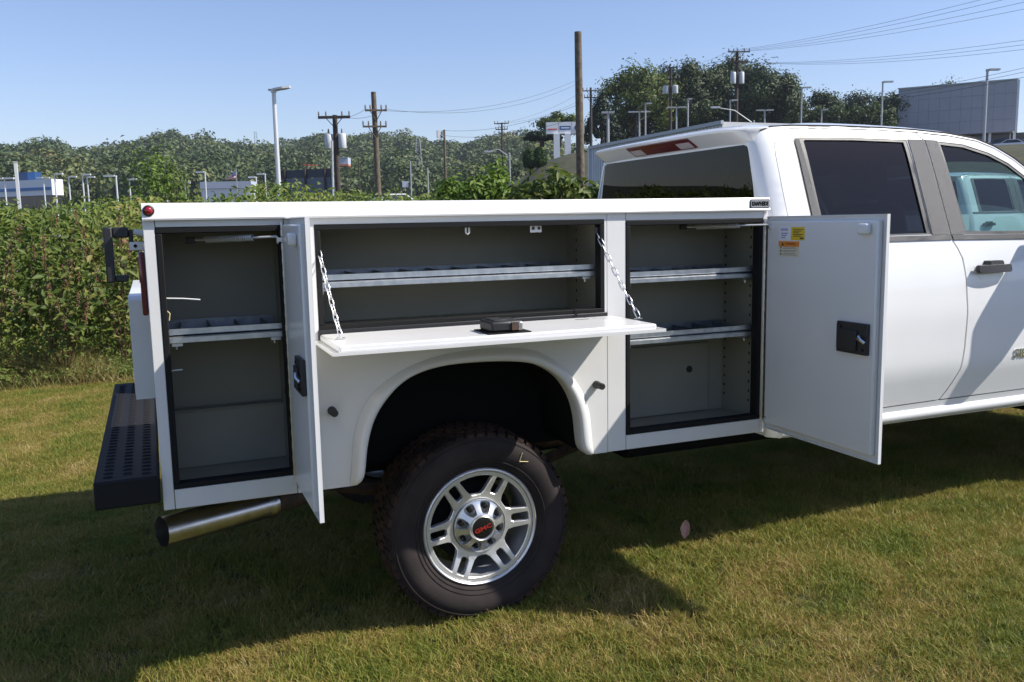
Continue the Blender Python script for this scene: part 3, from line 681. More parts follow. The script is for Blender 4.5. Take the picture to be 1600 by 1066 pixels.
def cab_side(side):
    f = (lambda vf: vf) if side == 0 else cmir
    # quarter, roof rail and sill around the doors
    up = [(1.50, .60), (1.50, 2.03)]+DITCH[1:]+[(3.70, 1.50), (3.70, .60)]
    gap = .0035
    opening = [(1.586, .952), (1.5855, 1.3), (1.5865, 1.676), (1.5885, 1.80), (1.5925, 1.94), (1.6025, 2.002), (1.628, 2.0485), (1.669, 2.0735), (1.73, 2.0835), (2.05, 2.0895), (2.312, 2.0885), (2.547, 2.0825), (2.772, 2.0685), (2.964, 2.0425), (3.082, 2.0025), (3.2, 1.9395), (3.322, 1.8515), (3.492, 1.7065), (3.604, 1.6), (3.634, 1.54), (3.6415, 1.3), (3.6335, .9), (3.603, .757), (3.552, .6985), (2.535, .6955), (1.80, .6865), (1.718, .6965), (1.647, .747), (1.5965, .838), (1.5815, .95)]
    sh = one('cab_side', f(sheet(up, [opening], cabf(), .02, .055, .04)), M['white'], truck, smooth=True, angle=50)
    one('roof_ditch', f(tube([(p[0], cys(p[0], p[1])+.002, p[1]+.001) for p in DITCH[1:]], .0055, 6)), M['seal'], sh)
    one('sill', f(tube([(1.53, .062, .634), (2.2, .06, .636), (3.66, .06, .640)], .032, 14)), M['white'], sh, smooth=True)
    one('door_jamb', f(sheet(shrink(opening, -.012), [shrink(WIN_R, -.02), shrink(WIN_F, -.02)], cabf(.035), .004, .08, .06)), M['dark'], sh)
    for nm, outl, win in (('rear_door', REAR_DOOR, WIN_R), ('front_door', FRONT_DOOR, WIN_F)):
        d = one(nm, f(sheet(shrink(outl, .0025), [win], cabf(), .022, .05, .035)), M['white'], truck, smooth=True, angle=50)
        if nm == 'rear_door':
            wi = [(1.79, 1.56), (1.79, 2.018), (1.80, 2.026), (2.10, 2.030), (2.438, 2.025), (2.434, 1.56)]
            one('window_surround', f(sheet([(1.7235, 1.5535), (1.7235, 2.018), (1.737, 2.0345), (1.76, 2.0395), (2.10, 2.0425), (2.4605, 2.0365), (2.4645, 1.5535)], [wi], cabf(.003), .014, 0, .05)), M['black'], d, smooth=True)
            one('window_pane', f(sheet(shrink(wi, -.004), [], cabf(.011), 0, .1, .06)), M['priv'], d, smooth=True)
            one('corner_trim', f(sheet([(1.734, 1.556), (1.734, 2.015), (1.742, 2.028), (1.764, 2.030), (1.782, 1.556)], [], cabf(-.001), .004, 0, .05)), M['trim'], d, smooth=True)
            one('pillar_trim', f(sheet([(2.468, 2.041), (2.5760, 2.041), (2.5805, 1.80), (2.5825, 1.551), (2.466, 1.551)], [], cabf(-.004), .0039, 0, .05)), M['trim'], d, smooth=True)
            one('belt_moulding', f(sheet([(1.60, 1.551), (2.583, 1.5495), (2.5885, 1.524), (1.60, 1.527)], [], cabf(-.007), .0069, 0, .05)), M['black'], d, smooth=True)
        else:
            wi = shrink(WIN_F, .016)
            one('window_surround', f(sheet(shrink(WIN_F, .001), [wi], cabf(.003), .014, 0, .05)), M['black'], d, smooth=True)
            one('window_pane', f(sheet(shrink(wi, -.004), [], cabf(.011), 0, .1, .06)), M['clear'], d, smooth=True)
            one('pillar_trim', f(sheet([(2.5875, 2.041), (2.671, 2.038), (2.681, 1.80), (2.690, 1.550), (2.5935, 1.550), (2.5915, 1.80)], [], cabf(-.004), .0039, 0, .05)), M['trim'], d, smooth=True)
            one('belt_moulding', f(sheet([(2.593, 1.5485), (3.60, 1.534), (3.60, 1.510), (2.5975, 1.5235)], [], cabf(-.007), .0069, 0, .05)), M['black'], d, smooth=True)
        # handle: bar on two stand-offs over a scooped pocket, key cap above
        hx = 1.735 if nm == 'rear_door' else 2.705
        hz = 1.372
        h = one('door_handle', f(sheet(rrect(hx, hx+.235, hz-.021, hz+.019, .015), [], lambda u, v, dd: (u, cys(u, v)-.05+.012*((u-hx-.117)/.117)**2+dd, v), .022, 0, .02)), M['black'], d, bevel=.004)
        one('handle_pocket', f(sheet([(hx+.012, hz+.012), (hx+.235, hz+.012), (hx+.225, hz-.03), (hx+.18, hz-.06), (hx+.11, hz-.068), (hx+.05, hz-.058), (hx+.018, hz-.025)][::-1], [], cabf(-.0012), .001, 0, .02)), M['white'], h)
        one('handle_mount', f(sheet(rrect(hx+.078, hx+.172, hz+.008, hz+.040, .012), [], lambda u, v, dd: (u, cys(u, v)-.045+dd, v), .0445)), M['black'], h)
        for x in (hx+.02, hx+.19): one('handle_post', f(sheet(rrect(x, x+.03, hz-.012, hz+.012, .004), [], lambda u, v, dd: (u, cys(u, v)-.036+dd, v), .0355)), M['black'], h)
        if nm == 'front_door' and side == 0:
            b = place(text_vf('SIERRA', .062, .002, .001), (0, 0, 0), (1.25, 0, 0), (0, .0, 1))
            xm = min(v[0] for v in b[0]); b = ([(v[0]-xm+3.005, cys(3.2, .91)-.003+v[1], v[2]+.912) for v in b[0]], b[1])
            bo = one('model_badge', b, M['chrome'], d)
    # door mirror
    my = -.22
    mr = one('door_mirror', f(sheet(rrect(-.40, -.13, 1.50, 1.86, .05), [], lambda u, v, d: (3.38+d+.05*(v-1.6), u, v), .11)), M['black'], truck, bevel=.02)
    one('mirror_glass', f(sheet(rrect(-.385, -.145, 1.52, 1.84, .04), [], lambda u, v, d: (3.378+.05*(v-1.6)+d-.002, u, v), .001)), M['chrome'], mr)
    one('mirror_arm', f(tube([(3.50, .05, 1.55), (3.46, -.05, 1.56), (3.45, -.16, 1.60)], .03, 8)), M['black'], mr, smooth=True)
    # front wing
    wing = [(3.705, .62), (3.705, 1.50), (3.9, 1.48), (4.5, 1.43), (4.95, 1.36), (5.0, 1.25), (5.0, .62), (4.62, .62)]
    for k in range(13): a = R(0+180*k/12); wing.append((4.12+.49*math.cos(a), .62+.40*math.sin(a)))
    one('front_wing', f(sheet(wing, [], cabf(), .02, .08, .06)), M['white'], truck, smooth=True, angle=50)
    one('headlight', f(box(4.96, 5.03, .10, .42, 1.02, 1.30)), M['lens'], truck, bevel=.02)
cab_side(0); cab_side(1)
# ---- roof
RY0, RY1 = .262, CW-.262
def roof_z(x, y):
    s = min(1., abs((y-CW/2)/(CW/2-.262))); return ditch(x)-.004+.062*(1-s**2.6)**.55+.02*(1-s*s)
def roof_edge_y(x): return cys(max(x, 1.50), ditch(x))-.002
V = []; F = []; xs = list(np.linspace(1.60, 1.7, 5))+list(np.linspace(1.75, 3.2, 30)); ny = 36
for x in xs:
    e = roof_edge_y(x); s_ = np.sin(np.linspace(-math.pi/2, math.pi/2, ny))
    for q in s_:
        y = CW/2+q*(CW/2-e); s = abs(q); z = ditch(x)+(max(0., 2.094-ditch(x))*(1-s**8) if x < 1.8 else 0.)-.004+(.048*(1-s**2.4)**.5+.016*(1-s*s))*(.5+.5*float(sst(1.55, 2.1, x)))
        if x > 2.95: z -= .0
        V.append((x, y, z))
for a in range(len(xs)-1):
    for b in range(ny-1): F.append((a*ny+b, (a+1)*ny+b, (a+1)*ny+b+1, a*ny+b+1))
roof = one('roof', (V, F), M['white'], truck, smooth=True, angle=70)
one('roof_lining', ([(v[0], v[1], v[2]-.045) for v in V if True], [f[::-1] for f in F]), M['seat'], roof, smooth=True)
# rear wall, window and the visor with the high brake light
def back(u, v, d):
    e = abs(u-CW/2)/(CW/2); return (1.50+.05*max(0, e-.55)**1.5+.03*max(0, (1.75-v))*0+d, u, v)
def sy(z): return cys(1.502, z)+.003
zs = [.60, .8, 1.0, 1.3, 1.5, 1.7, 1.85, 1.95, 2.02]
outl = [(sy(z), z) for z in zs]+[(.32, 2.055), (CW-.32, 2.055)]+[(CW-sy(z), z) for z in zs[::-1]]
wz0, wz1 = 1.60, 2.005
win = [(.225, wz0), (.255, 1.80), (.300, wz1-.012), (.33, wz1), (CW-.33, wz1), (CW-.300, wz1-.012), (CW-.255, 1.80), (CW-.225, wz0)]
bk = one('cab_back', sheet(outl[::-1], [win], back, .02, .1, .06), M['white'], truck, smooth=True, angle=50)
one('rear_window', sheet(shrink(win, .002), [], lambda u, v, d: (back(u, v, d)[0]-.001, u, v), 0, .12, .08), M['priv2'], bk, smooth=True)
hw = CW/2-.272; yv = CW/2+np.sin(np.linspace(-math.pi/2, math.pi/2, 34))*hw
V = []; F = []; k = 9
def vis_drop(s): return .002*(1-s*s)-.010*s**6
for y in yv:
    s = abs(y-CW/2)/hw; e = 1-s**24; vd = vis_drop(s); rz = 2.090+(.048*max(0., 1-s**2.4)**.5+.016*(1-s*s))*.52-.010*s**8
    for x, z in ((1.67, rz-.012), (1.602, rz+.004), (1.53, 2.092+vd+(rz-2.092-vd)*.62), (1.46, 2.092+vd+(rz-2.092-vd)*.2), (1.420, 2.088+vd), (1.408, 2.080+vd), (1.412, 2.070+vd), (1.502, 2.012+vd), (1.58, 2.03)): V.append((1.58+(x-1.58)*(.6+.4*e) if x < 1.58 else x, y, z))
for a in range(len(yv)-1):
    for b in range(k): F.append((a*k+b, a*k+(b+1) % k, (a+1)*k+(b+1) % k, (a+1)*k+b))
F += [tuple(range(k))[::-1], tuple(range((len(yv)-1)*k, len(yv)*k))]
vis = one('rear_visor', (V, F), M['white'], bk, smooth=True, angle=35)
def bl(y0, y1, t0, t1, out, m, nm, p):
    """a lamp let into the sloping face under the visor's lip"""
    V = []; n = 12; F = []; o = 2*(n+1)
    for w in (out, -.02):
        for k in range(n+1):
            y = y0+(y1-y0)*k/n; s = abs(y-CW/2)/hw
            for t in (t0, t1): V.append((1.412+.090*t-.533*w, y, 2.070-.058*t-.846*w+vis_drop(s)))
    for k in range(n): F += [(2*k, 2*k+1, 2*k+3, 2*k+2), (2*k, 2*k+2, o+2*k+2, o+2*k), (2*k+1, o+2*k+1, o+2*k+3, 2*k+3)]
    F += [(0, o, o+1, 1), (2*n, 2*n+1, o+2*n+1, o+2*n)]
    return one(nm, (V, F), m, p)
cb = bl(CW/2-.33, CW/2+.30, .06, .80, .006, M['dred'], 'high_brake_light', truck)
bl(CW/2-.315, CW/2-.19, .30, .72, .008, M['lens'], 'cargo_lamp', cb); bl(CW/2+.17, CW/2+.285, .30, .72, .008, M['lens'], 'cargo_lamp', cb)
bl(CW/2-.17, CW/2+.15, .16, .70, .008, M['dred'], 'brake_lamp', cb)
# windscreen, bonnet, front end
V = []
ny = 20
for q in np.sin(np.linspace(-math.pi/2, math.pi/2, ny)):
    s = abs(q)
    for t in (0., 1.):
        xx = 3.2+.12*(1-s*s) if t == 0 else 3.62+.25*(1-s*s)
        zz = (ditch(3.2)+.05*(1-s*s)-.002) if t == 0 else 1.50
        e = cys(3.2, ditch(3.2)) if t == 0 else cys(3.62, 1.55)
        V.append((xx, CW/2+q*(CW/2-e-.02), zz))
ws = one('windscreen', (V, [(2*k, 2*k+1, 2*k+3, 2*k+2) for k in range(ny-1)]), M['clear'], truck, smooth=True)
V = []; F = []; xs = np.linspace(3.66, 5.0, 12); nb = 14
for x in xs:
    t = (x-3.66)/1.34
    for q in np.linspace(-1, 1, nb): V.append((x, CW/2+q*(CW/2-.06-.05*t), 1.495-.10*t-.07*t**4+.05*(1-q*q)-.03*q**6))
for a in range(11):
    for b in range(nb-1): F.append((a*nb+b, (a+1)*nb+b, (a+1)*nb+b+1, a*nb+b+1))
one('bonnet', (V, F), M['white'], truck, smooth=True)
gr = one('grille', box(5.0, 5.05, .44, CW-.44, .85, 1.34), M['black'], truck, bevel=.02)
for k in range(4): one('grille_bar', box(5.051, 5.06, .46, CW-.46, .92+.1*k, .94+.1*k), M['chrome'], gr)
one('front_bumper', box(4.95, 5.15, .08, CW-.08, .52, .80), M['chrome'], truck, bevel=.04)
# ---- inside the cab
fl = one('cab_floor', box(1.53, 3.72, .055, CW-.055, .655, .70), M['seat'], truck)
one('back_lining', sheet([(a, b) for a, b in shrink(outl[::-1], .04)], [shrink(win, -.01)], lambda u, v, d: (1.535+d, u, v), .004), M['seat'], fl)
def seat_(x, y, w, nm='front_seat'):
    s = one(nm, box(x, x+.52, y-w/2, y+w/2, .95, 1.10), M['seat'], truck, bevel=.05)
    V, F = box(-.06, .06, -w/2, w/2, 0, .66)
    one('seat_back', ([(x+.02+v[0]*(1-.25*v[2])-.22*v[2], y+v[1]*(1-.25*v[2]), 1.06+v[2]) for v in V], F), M['seat'], s, bevel=.04)
    return s
for y in (.54, CW-.54):
    s = seat_(2.62, y, .54); one('head_rest', box(2.40, 2.52, y-.14, y+.14, 1.74, 1.95), M['seat'], s, bevel=.05)
s = seat_(1.78, CW/2, 1.5, 'rear_bench')
for y in (.46, CW/2, CW-.46): one('head_rest', box(1.58, 1.69, y-.15, y+.15, 1.70, 1.88), M['seat'], s, bevel=.045)
da = one('dashboard', sheet([(3.35, .85), (3.28, 1.15), (3.34, 1.42), (3.45, 1.49), (3.72, 1.48), (3.72, .85)], [], lambda u, v, d: (u, .10+d, v), CW-.20), M['seat'], truck, bevel=.02)
P = [(3.12+.07*math.sin(w), CW-.54+.19*math.cos(w), 1.36+.18*math.sin(w)) for w in np.linspace(0, 2*math.pi, 25)]
sw = one('steering_wheel', tube(P, .016, 8, False), M['black'], truck, smooth=True)
one('steering_hub', box(3.12, 3.30, CW-.62, CW-.46, 1.28, 1.42), M['black'], sw, bevel=.03)
# ================================================================== LAWN: mown turf, tufts instanced from four hand-made sods
GRASS = foliage('lawn_grass', [(.0, (.085, .135, .016)), (.30, (.175, .215, .028)), (.54, (.275, .265, .050)), (.72, (.40, .27, .085)), (.90, (.50, .37, .15)), (1., (.58, .50, .27))], .30, 2.4, .55, mixf=.56)
def blades(P, H, W, lean, az=None, curl=.5):
    """bent, tapered blades of grass: 5 points, 3 triangles each"""
    n = len(P); az = rng.uniform(0, 2*math.pi, n) if az is None else az; la = rng.uniform(0, 2*math.pi, n)
    side = np.stack([np.cos(az), np.sin(az), np.zeros(n)], 1)*W[:, None]*.5
    ld = np.stack([np.cos(la), np.sin(la), np.zeros(n)], 1)
    up = np.array([0, 0, 1.])
    mid = P+up*(H*.55)[:, None]+ld*(H*lean*.35)[:, None]; tip = P+up*(H*(1-.35*lean*curl))[:, None]+ld*(H*lean)[:, None]
    V = np.stack([P-side, P+side, mid+side*.8, mid-side*.8, tip], 1).reshape(-1, 3)
    b = np.arange(n)[:, None]*5
    F = np.concatenate([b+np.array([[0, 1, 2]]), b+np.array([[0, 2, 3]]), b+np.array([[3, 2, 4]])], 1).reshape(-1, 3)
    return V, F
TS = .36
sods = bpy.data.collections.new('sods')
for k in range(5):
    n = 5600; P = np.zeros((n, 3)); P[:, :2] = rng.uniform(-TS*.72, TS*.72, (n, 2))
    cl = rng.uniform(-TS*.5, TS*.5, (26, 2)); m = rng.random(n) < .42
    P[m, :2] = cl[rng.integers(0, 26, m.sum())]+rng.normal(0, .016, (m.sum(), 2))
    H = rng.uniform(.018, .044, n)*np.where(rng.random(n) < .06, 1.5, 1.)*(1.25 if k == 3 else 1.); W = rng.uniform(.0020, .0038, n)
    V, F = blades(P, H, W, rng.uniform(.25, 1.25, n))
    me = bpy.data.meshes.new('sod'); me.from_pydata(V.tolist(), [], F.tolist()); me.materials.append(GRASS)
    sods.objects.link(bpy.data.objects.new('sod', me))
pts = []
for x in np.arange(-6, 13, TS):
    for y in np.arange(-3.2, 9.6, TS):
        if math.hypot(x-CAM[0], y-CAM[1]) < .5: continue
        pts.append((x+rng.uniform(-.05, .05), y+rng.uniform(-.05, .05)))
pts = np.array(pts); me = bpy.data.meshes.new('lawn'); pz = hgt(pts[:, 0], pts[:, 1])+rng.uniform(-.006, .004, len(pts))
me.from_pydata(np.stack([pts[:, 0], pts[:, 1], pz], 1).tolist(), [], [])
for nm, tp, dat in (('yaw', 'FLOAT', rng.uniform(0, 6.283, len(pts))), ('pick', 'INT', rng.integers(0, 5, len(pts))), ('size', 'FLOAT', rng.uniform(.85, 1.18, len(pts)))):
    a = me.attributes.new(nm, tp, 'POINT'); a.data.foreach_set('value', dat.astype(np.int32 if tp == 'INT' else np.float32))
lawn = bpy.data.objects.new('lawn', me); COL.objects.link(lawn); lawn['kind'] = 'stuff'; lawn['label'] = 'patchy mown lawn grass with straw-coloured spots'; lawn['category'] = 'grass'
ng = bpy.data.node_groups.new('scatter_sods', 'GeometryNodeTree')
ng.interface.new_socket('Geometry', in_out='INPUT', socket_type='NodeSocketGeometry'); ng.interface.new_socket('Geometry', in_out='OUTPUT', socket_type='NodeSocketGeometry')
N = ng.nodes.new; gi = N('NodeGroupInput'); go = N('NodeGroupOutput'); ip = N('GeometryNodeInstanceOnPoints'); ci = N('GeometryNodeCollectionInfo')
ci.inputs['Collection'].default_value = sods; ci.inputs['Separate Children'].default_value = True; ci.inputs['Reset Children'].default_value = True
def attr(nm, tp):
    a = N('GeometryNodeInputNamedAttribute'); a.data_type = tp; a.inputs['Name'].default_value = nm; return a
ay, ap, asz = attr('yaw', 'FLOAT'), attr('pick', 'INT'), attr('size', 'FLOAT'); cx_ = N('ShaderNodeCombineXYZ')
Lk = ng.links.new
Lk(gi.outputs[0], ip.inputs['Points']); Lk(ci.outputs[0], ip.inputs['Instance']); ip.inputs['Pick Instance'].default_value = True
Lk(ap.outputs['Attribute'], ip.inputs['Instance Index']); Lk(ay.outputs['Attribute'], cx_.inputs[2]); Lk(cx_.outputs[0], ip.inputs['Rotation']); Lk(asz.outputs['Attribute'], ip.inputs['Scale'])
Lk(ip.outputs[0], go.inputs[0])
lawn.modifiers.new('scatter', 'NODES').node_group = ng

# a fallen leaf on the grass
p = on_ground(1071, 835, .07)
lf = sheet([(-.032, -.004), (-.02, -.016), (0, -.022), (.022, -.014), (.04, .0), (.022, .015), (0, .020), (-.02, .014)], [], lambda u, v, d: (p[0]+1.5*(.35*u+v*.75), p[1]+1.5*(.5*u-.3*v), p[2]+.02+1.5*(u*.75+.35*abs(v))-d), .001, .01)
tag(one('fallen_leaf', lf, mat('dry_leaf', (.48, .27, .19), .7, col2=(.40, .19, .12), nscale=60), None), 'dry pink-brown leaf lying at the edge of the truck shadow', 'leaf')

# ================================================================== foliage builders
def leaf_mesh(C, N_, L, W, fold=.25):
    """leaves as folded kites: C centres, N_ leaf normals-ish, L length, W width"""
    n = len(C); a = rng.normal(size=(n, 3)); t = np.cross(N_, a); t /= np.linalg.norm(t, axis=1)[:, None]+1e-9
    nn = N_/(np.linalg.norm(N_, axis=1)[:, None]+1e-9); s = np.cross(nn, t)
    L = np.broadcast_to(L, n)[:, None]; W = np.broadcast_to(W, n)[:, None]
    base = C-t*L*.5; tip = C+t*L*.5-nn*L*.12; l = C-s*W*.5+nn*W*fold; r = C+s*W*.5+nn*W*fold
    V = np.stack([base, l, tip, r], 1).reshape(-1, 3); b = np.arange(n)[:, None]*4
    F = np.concatenate([b+np.array([[0, 2, 1]]), b+np.array([[0, 3, 2]])], 1).reshape(-1, 3)
    return V, F
def join(parts):
    V = []; F = []; k = 0
    for v, f in parts: V.append(np.asarray(v, float)); F.append(np.asarray(f)+k); k += len(v)
    return np.concatenate(V), np.concatenate(F)
def quads2tris(vf):
    V, F = vf; out = []
    for f in F:
        for k in range(1, len(f)-1): out.append((f[0], f[k], f[k+1]))
    return np.array(V), np.array(out)
def crown_pts(n, rx, ry, rz, clumps, spread, seed, cone=False):
    g = np.random.default_rng(seed); d = g.normal(size=(clumps, 3)); d /= np.linalg.norm(d, axis=1)[:, None]
    d[:, 2] = np.where(d[:, 2] < -.55, -d[:, 2], d[:, 2]); rad = g.uniform(.35, 1., clumps)**.5*g.uniform(.82, 1.1, clumps)
    c = d*rad[:, None]
    if cone: h = g.uniform(-1, 1, clumps)**1; c[:, 2] = h; c[:, :2] = d[:, :2]/np.linalg.norm(d[:, :2], axis=1)[:, None]*((1-h)/2*g.uniform(.75, 1.05, clumps))[:, None]
    idx = g.integers(0, clumps, n); o = g.normal(size=(n, 3))*spread*(g.uniform(.6, 1.4, clumps)[idx])[:, None]
    p = c[idx]+o; nr = c[idx]*.9+o/spread*.75+g.normal(size=(n, 3))*.32+np.array([0, 0, .15])
    return p*np.array([rx, ry, rz]), nr
LEAF = {
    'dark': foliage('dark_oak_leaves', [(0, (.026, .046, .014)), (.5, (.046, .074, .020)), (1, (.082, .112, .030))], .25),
    'green': foliage('maple_leaves', [(0, (.045, .078, .012)), (.5, (.095, .135, .020)), (1, (.165, .195, .036))], .35),
    'bright': foliage('young_leaves', [(0, (.06, .12, .014)), (.5, (.12, .20, .025)), (1, (.21, .29, .05))], .4),
    'conifer': foliage('conifer_needles', [(0, (.012, .026, .010)), (.6, (.022, .04, .014)), (1, (.035, .055, .02))], .15),
    'hedge': foliage('hedge_leaves', [(0, (.025, .06, .010)), (1, (.06, .11, .02))], .25),
    'wood': foliage('hazed_wood_leaves', [(0, (.045, .074, .028)), (.3, (.066, .098, .031)), (.55, (.096, .125, .036)), (.78, (.135, .148, .042)), (.93, (.18, .16, .052)), (1, (.21, .135, .058))], .15, tint=True),  # lightened, faintly blue stops: distance haze mixed into the leaf colours
}
BARK = mat('bark', (.07, .052, .038), .9, col2=(.035, .028, .022), nscale=8, bump=.5, bscale=20)
def tree(name, p, h, w, kind, label, group, n=7000, leaf=.42, seed=1, trunk=.28, low=.30, cone=False):
    t = root(name, p, label, 'tree', group); p = np.array(p, float); g = np.random.default_rng(seed)
    rz = h*(1-low)/2; c = p+np.array([0, 0, h*low+rz])
    T = [tube([p-np.array([0, 0, .5]), p+np.array([.1, 0, h*low]), c+np.array([0, 0, rz*.3])], [trunk, trunk*.75, trunk*.25], 8)]
    for k in range(7):
        a = g.uniform(0, 6.28); z0 = h*(low*.8+.08*k*.8); e = c+np.array([math.cos(a)*w*.36, math.sin(a)*w*.36, rz*g.uniform(-.4, .6)])
        T.append(tube([p+np.array([0, 0, z0]), (p+np.array([0, 0, z0])+e)/2+np.array([0, 0, .4]), e], [trunk*.4, trunk*.28, trunk*.08], 5))
    tg_ = G()
    for q in T: tg_.add(q)
    tg_.build('trunk', BARK, t, smooth=True)
    C, Nn = crown_pts(n, w/2, w/2, rz, 70 if not cone else 110, .125 if not cone else .09, seed, cone)
    V, F = leaf_mesh(C+c, Nn, leaf*g.uniform(.7, 1.4, n), leaf*.62)
    o = mesh_np('crown', V, F, LEAF[kind], t); return t

# ================================================================== WEEDS behind the truck
WEED = foliage('weed_leaves', [(0, (.048, .092, .015)), (.3, (.098, .155, .024)), (.6, (.165, .22, .038)), (.84, (.26, .28, .062)), (.94, (.32, .24, .08)), (1, (.30, .14, .09))], .38, .9)
DRY = foliage('dry_weed_stalks', [(0, (.07, .11, .02)), (.35, (.15, .17, .04)), (.65, (.28, .22, .08)), (1, (.38, .25, .11))], .25, 1.6)
def weed_h(x, y):
    """height of the weed bank"""
    f = sst(7.55, 9.35, y+.25*np.sin(x*1.7)+.18*np.sin(x*4.1+1)); top = 2.06+.09*np.sin(x*1.1+.6)+.07*np.sin(x*2.9)+.06*np.sin(x*7.3+y*3)
    return .10+f*(top-.10)
n = 90000; x = rng.uniform(-9, 11, n); y = 7.2+rng.beta(1.15, 1.7, n)*4.2
hh = weed_h(x, y); z = hh*(1-rng.beta(.9, 2.6, n)*.9)+rng.normal(0, .035, n)
gap = np.sin(x*2.3+1.3*np.sin(y*2.1))*np.sin(z*5+x*1.2)+.5*np.sin(x*5.7+2*y)*np.sin(z*9-2*x); keep = (gap > -.5) | (z > hh*.9)
x, y, z = x[keep], y[keep], np.maximum(z[keep], .03); n = len(x)
Nn = np.stack([rng.normal(0, .5, n), rng.normal(-.55, .5, n), rng.normal(.75, .4, n)], 1); sz = rng.uniform(.045, .105, n)*np.where(rng.random(n) < .12, 1.4, 1)*(.55+.45*np.clip(z/1.0, 0, 1))
V1 = leaf_mesh(np.stack([x, y, z], 1), Nn, sz, sz*rng.uniform(.35, .6, n))
n = 26000; x = rng.uniform(-9, 11, n); y = rng.uniform(9.0, 11.2, n); z = rng.uniform(0, 1.85, n); sz = rng.uniform(.09, .17, n)
V2 = leaf_mesh(np.stack([x, y, z], 1), np.stack([rng.normal(0, .5, n), rng.normal(-.9, .4, n), rng.normal(.4, .4, n)], 1), sz, sz*.6)
thicket = mesh_np('weed_thicket', *join([V1, V2]), WEED, kind='stuff'); thicket['label'] = 'dense bank of tall green weeds along the lawn edge'; thicket['category'] = 'weeds'
ns = 2600; P = np.stack([rng.uniform(-8, 10, ns), 7.05+rng.beta(1.2, 2, ns)*3.3, np.zeros(ns)], 1); Hs = np.minimum(weed_h(P[:, 0], P[:, 1])*rng.uniform(.75, 1.15, ns), 2.2)+.08
Vs = blades(P, Hs, rng.uniform(.005, .010, ns), rng.uniform(.1, .6, ns))
ng2 = 60000; P = np.stack([rng.uniform(-8, 8, ng2), 6.9+rng.beta(1.6, 1.8, ng2)*1.9, np.zeros(ng2)], 1); P[:, 1] += .2*np.sin(P[:, 0]*2.1)
Vg = blades(P, rng.uniform(.12, .50, len(P))*sst(6.5, 7.9, P[:, 1])*(.75+.35*np.sin(P[:, 0]*3.3+P[:, 1]*2)), rng.uniform(.004, .009, len(P)), rng.uniform(.5, 1.6, len(P)))
mesh_np('tall_grass', *join([Vs, Vg]), DRY, kind='stuff')
o = bpy.data.objects['tall_grass']; o['label'] = 'straw-coloured tall grass at the foot of the weeds'; o['category'] = 'grass'
# pokeweed plants: magenta stems, big leaves, hanging berry clusters
POKE_L = foliage('pokeweed_leaves', [(0, (.06, .10, .015)), (.5, (.12, .165, .025)), (.85, (.20, .23, .05)), (1, (.28, .22, .06))], .4)
POKE_S = mat('magenta_stem', (.11, .062, .036), .6); BERRY = foliage('pokeweed_berries', [(0, (.04, .010, .016)), (.3, (.20, .06, .06)), (.6, (.32, .15, .10)), (1, (.26, .26, .09))], .1)
def pokeweed(px_, seed, h, label):
    x, y = px_; p = np.array([x, y, 0.]); g = np.random.default_rng(seed); t = root('pokeweed_plant', p, label, 'plant', 'pokeweed plants in the weed bank')
    st = G(); LP = []; LN = []; BP = []
    for k in range(7):
        a = g.uniform(0, 6.28); e = p+np.array([math.cos(a)*.45, math.sin(a)*.35-.12, h*g.uniform(.7, 1.04)]); m = p+(e-p)*.55+np.array([0, 0, .16])
        st.add(tube([p, m, e], [.008, .006, .003], 5))
        for q in range(40):
            s = g.uniform(.25, 1.); b = (1-s)**2*p+2*s*(1-s)*m+s*s*e; LP.append(b+g.normal(0, .07, 3)); LN.append((g.normal(0, .5), g.normal(-.5, .5), .8))
        for q in range(2):
            s = g.uniform(.6, 1.); b = (1-s)**2*p+2*s*(1-s)*m+s*s*e+np.array([g.normal(0, .05), -.08, 0])
            for r_ in range(26): BP.append(b+np.array([g.normal(0, .010), g.normal(0, .010), -.006*r_]))
    st.build('stem', POKE_S, t, smooth=True); n = len(LP)
    mesh_np('leaves', *leaf_mesh(np.array(LP), np.array(LN), g.uniform(.07, .15, n), g.uniform(.035, .065, n)), POKE_L, t)
    # berries as tiny octahedra
    B = np.array(BP); n = len(B); o = np.array([[1, 0, 0], [-1, 0, 0], [0, 1, 0], [0, -1, 0], [0, 0, 1], [0, 0, -1]])*.0075
    V = (B[:, None]+o[None]).reshape(-1, 3); f = np.array([[0, 2, 4], [2, 1, 4], [1, 3, 4], [3, 0, 4], [2, 0, 5], [1, 2, 5], [3, 1, 5], [0, 3, 5]])
    ob = mesh_np('berry_clusters', V, (np.arange(n)[:, None, None]*6+f[None]).reshape(-1, 3), BERRY, t); ob['kind'] = 'stuff'
for k, (x, y, h, lb) in enumerate(((-2.9, 7.75, 1.75, 'tall pokeweed with red berries at the far end of the weed bank'), (-2.15, 7.55, 1.35, 'short pokeweed drooping towards the lawn behind the step bumper'), (-2.35, 8.2, 1.95, 'tall pokeweed rising behind the short drooping one'),
                                   (-1.55, 8.0, 1.9, 'pokeweed standing just past the tail light and grab handle'), (-.6, 8.3, 2.0, 'pokeweed showing over the rear end of the body rail'), (.6, 8.4, 1.98, 'pokeweed showing over the middle of the body rail'), (-3.3, 8.4, 2.0, 'pokeweed thick with berries below the blue-roofed store'))):
    pokeweed((x, y), 40+k, h, lb)
